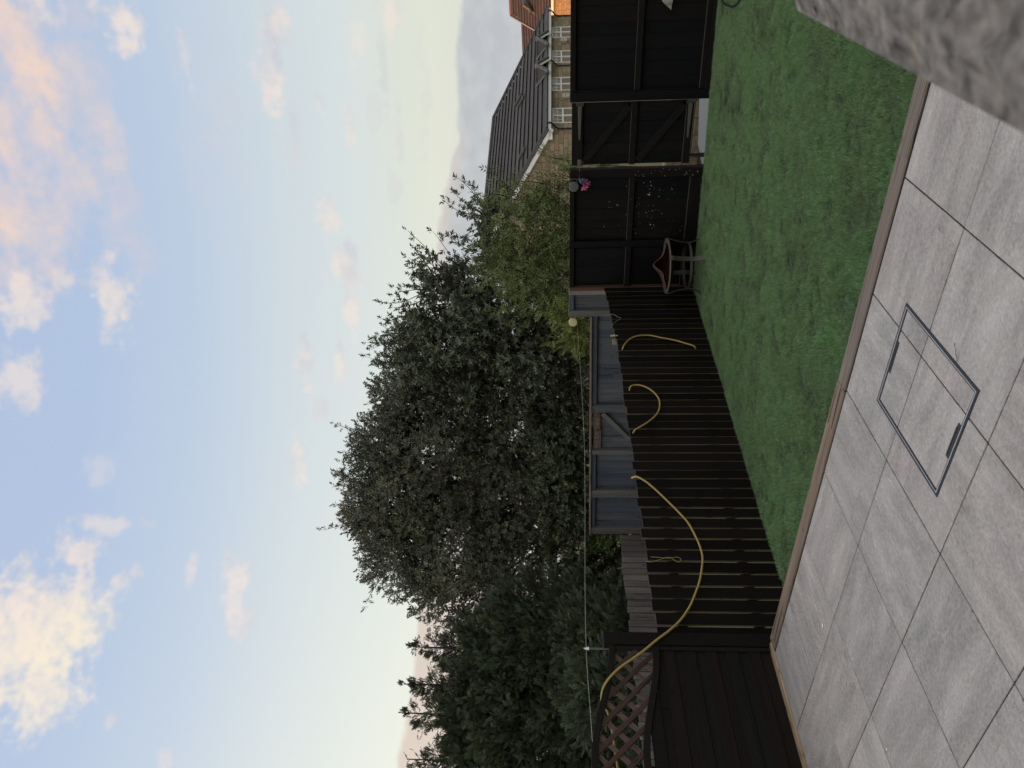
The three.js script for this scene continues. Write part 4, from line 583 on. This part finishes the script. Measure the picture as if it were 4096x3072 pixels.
const pickBlob = (B) => { const w = B.map((b) => b[3] ** 2.2), T = w.reduce((a, b) => a + b); return () => { let q = R() * T; for (let i = 0; i < B.length; i++) { q -= w[i]; if (q <= 0) return B[i]; } return B[0]; }; };
function scatter(name, parent, geo, mat, items, tint) { // items: [position, direction, scale]
  const o = new THREE.InstancedMesh(geo, mat, items.length), m = new THREE.Matrix4(), q = new THREE.Quaternion(), q2 = new THREE.Quaternion(), c = new THREE.Color(), up = V(0, 1, 0);
  items.forEach(([p, d, s], i) => { q.setFromUnitVectors(up, d.clone().normalize()); q2.setFromAxisAngle(up, R() * 6.283); q.multiply(q2); m.compose(p, q, V(s, s, s)); o.setMatrixAt(i, m); o.setColorAt(i, c.setRGB(...tint(p))); });
  o.name = name; o.userData.kind = 'stuff'; o.castShadow = o.receiveShadow = true; parent.add(o); return o;
}
function crownItems(B, n, o = {}) {
  const pick = pickBlob(B), it = []; let tries = 0;
  while (it.length < n && tries++ < n * 6) {
    const b = pick(), d = rdir(), rad = b[3] * (1 - (o.deep ?? 0.55) * R() ** 1.7) * (0.86 + 0.34 * nz(d.x * 2.6 + b[0], d.y * 2.6, d.z * 2.6)), p = V(b[0] + d.x * rad, b[1] + d.y * rad * (o.flat ?? 1), b[2] + d.z * rad);
    const cl = nz(p.x * (o.cf ?? 2.3), p.y * (o.cf ?? 2.3), p.z * (o.cf ?? 2.3)); if (cl < (o.cut ?? -0.16) && R() < 0.85) continue;
    const dir = d.multiplyScalar(o.out ?? 0.8).add(V(0, o.up ?? 0.35, 0)).addScaledVector(rdir(), o.mess ?? 0.7); it.push([p, dir, rr(0.75, 1.25) * (o.size ?? 1)]);
  }
  return it;
}
function twigsFrom(B, n, reach, o = {}) { // outer shoots with tufts along them: returns [branch geometries, leaf items]
  const G = [], it = [], pick = pickBlob(B);
  for (let k = 0; k < n; k++) {
    const b = pick(), d = rdir(); d.y = Math.abs(d.y) * 0.8 + (o.up ?? 0.45); d.normalize(); if (o.ok && !o.ok(b, d)) continue;
    const l = reach * rr(0.5, 1.15), a = V(b[0], b[1], b[2]).addScaledVector(d, b[3] * 0.6), e = V(b[0], b[1], b[2]).addScaledVector(d, b[3] * 0.9 + l), bend = rdir().multiplyScalar(l * 0.16), m = a.clone().lerp(e, 0.55).add(bend);
    G.push(limb([a, m, e], 0.010, 0.003, 5, 4)); const cv = new THREE.CatmullRomCurve3([a, m, e]);
    for (let t = 0.35; t <= 1.001; t += 0.65 / (o.tufts ?? 6)) { const p = cv.getPoint(Math.min(1, t)), tn = cv.getTangent(Math.min(1, t)); it.push([p.addScaledVector(rdir(), 0.03), tn.multiplyScalar(t > 0.97 ? 1.4 : 0.4).add(rdir().multiplyScalar(0.6)), rr(0.7, 1.15) * (o.size ?? 1)]); }
  }
  return [G, it];
}
const greens = (base, spread, alt, share) => (p) => { const k = 1 + spread * (nz(p.x * 1.1, p.y * 1.1, p.z * 1.1) * 1.3 + rr(-0.5, 0.5)), c = R() < share ? alt : base; return c.map((v) => Math.max(0.004, v * k)); };
const bark = std([0.055, 0.047, 0.038], 0.95);
function limbsTo(base, B, r, spreadY = 0.45) { return B.map((b) => { const a = V(base[0] + rr(-0.15, 0.15), base[1], base[2] + rr(-0.15, 0.15)), e = V(b[0], b[1], b[2]), m = a.clone().lerp(e, 0.5); m.x = lerp(a.x, e.x, spreadY); m.z = lerp(a.z, e.z, spreadY); m.y = lerp(a.y, e.y, 0.6); return limb([a, m.add(rdir().multiplyScalar(0.15)), e], r * rr(0.7, 1.1), r * 0.22, 12, 7); }); }
{
  const B = [[-10.07, 4.78, -10.45, 1.20], [-11.13, 4.88, -9.95, 0.83], [-9.15, 5.05, -11.07, 0.83], [-9.50, 3.86, -10.92, 1.39], [-10.88, 3.68, -10.3, 1.39], [-10.16, 2.75, -10.74, 1.39], [-11.31, 2.39, -10.2, 1.11], [-9.19, 2.28, -11.25, 1.20], [-11.70, 4.15, -9.6, 0.65], [-11.81, 3.13, -9.8, 0.74], [-10.28, 5.34, -10.26, 0.65], [-9.97, 1.64, -10.86, 0.74], [-8.84, 1.63, -11.55, 0.74], [-8.46, 3.38, -11.68, 1.02], [-8.57, 4.40, -11.52, 0.65], [-8.1, 2.7, -11.75, 0.85], [-7.55, 4.25, -11.75, 0.62], [-8.2, 4.7, -11.35, 0.6], [-7.75, 3.1, -11.85, 0.7], [-12.41, 3.51, -9.3, 0.37]];
  const t = thing('broadleaf_tree', 'large dark rounded broadleaf tree rising behind the blue grey fence', 'tree');
  part('trunk', limb([V(-10.1, -1.6, -10.9), V(-10.05, -0.2, -10.85), V(-10.0, 1.6, -10.8)], 0.16, 0.10, 10, 10), bark, t);
  part('branch', merge(limbsTo([-10.1, -1.0, -10.9], B, 0.07)), bark, t);
  const [G, tw] = twigsFrom(B, 260, 0.34, { ok: (b, d) => b[1] > 2.6 }); part('twig', merge(G), bark, t);
  scatter('crown', t, sprig(11, 0.062, 0.027, 0.11), leafMat(), crownItems(B, 28000, { deep: 0.62, cut: -0.2 }).concat(tw), greens([0.120, 0.134, 0.090], 0.42, [0.12, 0.105, 0.05], 0.10));
}
{
  const B = [[-6.15, 3.05, -11.46, 0.80], [-5.92, 3.6, -11.58, 0.50], [-6.52, 2.61, -11.26, 0.91], [-5.57, 2.44, -11.93, 0.66], [-5.01, 2.7, -12.28, 0.38], [-6.75, 3.61, -11.02, 0.75], [-6.59, 4.0, -11.09, 0.42], [-4.70, 2.55, -12.5, 0.22], [-6.95, 2.04, -11.00, 0.75], [-7.14, 4.05, -10.9, 0.48], [-6.14, 1.78, -11.58, 0.66], [-7.6, 3.3, -11.1, 0.7]];
  const t = thing('laurel_tree', 'open laurel tree with big leaves on long shoots, right of the large tree', 'tree');
  part('trunk', limb([V(-6.3, -1.5, -11.5), V(-6.25, 0.2, -11.45), V(-6.2, 1.6, -11.4)], 0.09, 0.05, 8, 8), bark, t); part('branch', merge(limbsTo([-6.3, -0.4, -11.5], B, 0.04)), bark, t);
  const [G, tw] = twigsFrom(B, 240, 0.66, { ok: (b, d) => b[1] > 2.3, size: 0.85, tufts: 6 }); part('twig', merge(G), bark, t);
  scatter('crown', t, sprig(8, 0.088, 0.040, 0.08), leafMat(), crownItems(B, 3600, { deep: 0.75, cut: -0.04, cf: 2.8 }).concat(tw), greens([0.094, 0.114, 0.074], 0.40, [0.10, 0.115, 0.06], 0.12));
}
{
  const B = [[-7.37, 1.71, -11.34, 0.68], [-8.01, 1.63, -10.9, 0.68], [-8.65, 1.55, -10.46, 0.68], [-9.29, 1.51, -10.1, 0.66], [-9.93, 1.47, -9.95, 0.60], [-10.54, 1.3, -9.6, 0.62], [-7.3, 0.7, -11.1, 0.7], [-8.2, 0.6, -10.6, 0.7], [-9.2, 0.5, -10.1, 0.7], [-10.2, 0.4, -9.9, 0.65], [-6.5, 0.8, -11, 0.7], [-6.7, 1.5, -11.2, 0.6], [-11.3, 0.9, -9.6, 0.6], [-11.9, 1.3, -9.3, 0.6], [-11.0, 0.1, -9.5, 0.6], [-12.4, 0.6, -9.2, 0.7]];
  const t = thing('laurel_hedge', 'dense dark laurel hedge just above the blue grey fence', 'hedge');
  part('stem', merge(B.slice(0, 6).map((b) => limb([V(b[0], -1.5, b[2] - 0.2), V(b[0] + rr(-0.2, 0.2), 0.3, b[2]), V(...b)], 0.04, 0.012, 8, 6))), bark, t);
  scatter('foliage', t, sprig(8, 0.092, 0.040, 0.09), leafMat(), crownItems(B, 8200, { deep: 0.5, cut: -0.2 }), greens([0.074, 0.094, 0.050], 0.42, [0.11, 0.115, 0.055], 0.07));
}
function shrub(name, label, B, base, n, geo, tint, o = {}) {
  const t = thing(name, label, o.cat ?? 'shrub'); part('stem', merge(limbsTo(base, B, o.r ?? 0.022, 0.6)), bark, t);
  const [G, tw] = twigsFrom(B, o.twigs ?? 30, o.reach ?? 0.3, { size: o.size ?? 1, tufts: 4 }); part('twig', merge(G), bark, t);
  scatter('foliage', t, geo, leafMat(o.mat), crownItems(B, n, { deep: 0.75, cut: -0.1, out: 0.6, mess: 0.8, up: 0.2, ...o }).concat(tw), tint); return t;
}
shrub('elder_shrub', 'bright green feathery elder shrub behind the left black panels', [[-5.18, 1.98, -10.40, 0.48], [-4.58, 2.12, -10.81, 0.48], [-4.84, 1.68, -10.67, 0.46], [-4.23, 1.75, -11.08, 0.38], [-4.15, 2.17, -11.10, 0.33], [-5.32, 1.54, -10.34, 0.40], [-3.99, 1.60, -11.25, 0.26], [-5.05, 2.45, -10.6, 0.3], [-4.6, 1.2, -10.7, 0.5], [-5.2, 1.0, -10.4, 0.45]], [-4.8, -1.4, -10.8], 1500, pinnate(4, 0.075, 0.024, 0.17), greens([0.105, 0.145, 0.045], 0.35, [0.13, 0.16, 0.05], 0.2), { twigs: 60, reach: 0.4 });
shrub('fern_shrub', 'small vivid green fern leaved shrub under the cream reel', [[-5.42, 1.36, -9.62, 0.22], [-5.75, 1.25, -9.58, 0.24], [-6.1, 1.1, -9.6, 0.2]], [-5.6, -0.6, -9.6], 240, pinnate(5, 0.06, 0.018, 0.16), greens([0.12, 0.155, 0.03], 0.35, [0.15, 0.17, 0.04], 0.2), { twigs: 8, reach: 0.2 });
shrub('green_shrub', 'small bright green shrub past the left end of the blue grey fence', [[-10.21, 0.78, -9.7, 0.30], [-10.0, 0.5, -9.65, 0.3]], [-10.1, -1.2, -9.7], 260, pinnate(4, 0.07, 0.022, 0.15), greens([0.10, 0.15, 0.035], 0.35, [0.12, 0.16, 0.04], 0.2), { twigs: 6, reach: 0.15 });
shrub('fern_shrub', 'slender green leafy plant against the stone house left of the gate', [[-3.40, 1.42, -10.60, 0.13], [-3.50, 1.62, -10.5, 0.10], [-3.45, 1.2, -10.55, 0.15], [-3.3, 0.9, -10.5, 0.18]], [-3.45, -1.3, -10.6], 60, pinnate(5, 0.085, 0.016, 0.16), greens([0.105, 0.135, 0.035], 0.3, [0.13, 0.15, 0.04], 0.2), { twigs: 8, reach: 0.22 });
// conifers in a row behind the pickets
function conifer(label, x, z, top, baseY, rad, n, lean = 0) {
  const t = thing('conifer', label, 'conifer', [x, baseY, z]), h = top - baseY, G = [], it = [];
  part('trunk', limb([V(0, 0, 0), V(lean * 0.3, h * 0.5, 0), V(lean, h, 0)], 0.10, 0.008, 14, 8), bark, t);
  const prof = (u) => rad * Math.min(1, 0.05 + ((1 - u) / 0.42) ** 1.25);
  const spine = (u) => V(lean * u * u, h * u, 0);
  for (let k = 0; k < n / 13; k++) { // boughs that end in a fan of sprays
    const u = 1 - R() ** 0.75 * 0.97, a = rr(0, 6.283), q = prof(u) * rr(0.72, 1.12), s = spine(u), open = ss(0.74, 0.9, u), rise = 0.35 + 0.5 * u, e = s.clone().add(V(Math.cos(a) * q, q * rise + rr(-0.05, 0.1), Math.sin(a) * q)), d = e.clone().sub(s).normalize(); if (R() < open * 0.55) continue;
    G.push(limb([s.clone().lerp(e, 0.3), s.clone().lerp(e, 0.65).add(V(0, -0.04, 0)), e], 0.009, 0.003, 4, 4));
    for (let i = 0; i < 24; i++) { const t = lerp(0.4, 1.05, Math.sqrt(R())), fan = rdir().multiplyScalar(0.16 * q ** 0.5 * (1.2 - t * 0.6)); it.push([s.clone().lerp(e, t).add(fan), d.clone().add(V(0, 0.15, 0)).addScaledVector(fan, 5).addScaledVector(rdir(), 0.35), rr(0.6, 1.15) * (1 - 0.45 * open)]); }
  }
  for (let k = 0; k < n / 4; k++) { const u = R() * 0.82, a = rr(0, 6.283), q = prof(u) * 0.6 * R(); it.push([spine(u).add(V(Math.cos(a) * q, 0, Math.sin(a) * q)), rdir().add(V(0, 0.4, 0)), rr(1.2, 1.8)]); }
  for (let k = 0; k < 40; k++) { // open leader: thin side shoots with hanging tips
    const w = R() ** 0.7, u = 1 - w * 0.32, a = k * 2.4 + rr(-0.5, 0.5), l = w * 0.30 * h * 0.50 + 0.05, s = spine(u), e = s.clone().add(V(Math.cos(a) * l, l * rr(0.35, 0.75), Math.sin(a) * l)), cv = new THREE.QuadraticBezierCurve3(s, s.clone().lerp(e, 0.6).add(V(0, l * 0.16, 0)), e);
    G.push(limb([s, cv.getPoint(0.5), e], 0.007, 0.002, 4, 4));
    for (let q = 0.3; q <= 1.01; q += 0.7 / Math.max(1, Math.round(l * 9))) it.push([cv.getPoint(q), cv.getTangent(q).addScaledVector(rdir(), 0.55), rr(0.35, 0.55) + l * 0.5]);
  }
  part('branch', merge(G), bark, t); scatter('foliage', t, sprayGeo, leafMat({ roughness: 0.75 }), it, greens([0.074, 0.100, 0.058], 0.5, [0.10, 0.115, 0.055], 0.14)); return t;
}
const sprayGeo = spray(0.145);
conifer('tall conifer with bare leader, nearest the large tree', -11.25, -7.85, 4.20, -1.0, 0.85, 5200, 0.08);
conifer('second tall conifer with open feathery tip from the large tree', -11.55, -7.35, 4.32, -1.0, 0.85, 5200, 0.02);
conifer('tallest conifer with crooked leader in the row', -12.0, -7.0, 4.40, -1.0, 0.9, 5600, 0.16);
conifer('conifer with leaning tip at the left edge of the photo', -12.55, -6.5, 4.24, -1.0, 0.9, 5600, 0.12);
conifer('lower bushy conifer filling the gap beside the large tree', -10.95, -8.35, 3.30, -1.0, 0.85, 4800, 0);
conifer('low spreading conifer right behind the pickets', -10.55, -7.6, 1.9, -0.9, 0.75, 3200, 0);
conifer('outermost conifer past the left edge of the trellis', -13.0, -5.9, 3.9, -1.0, 0.9, 4800, 0);
conifer('small conifer above the pickets and trellis post', -10.6, -6.6, 1.7, -0.9, 0.75, 3000, 0);

renderer.render(scene, camera);
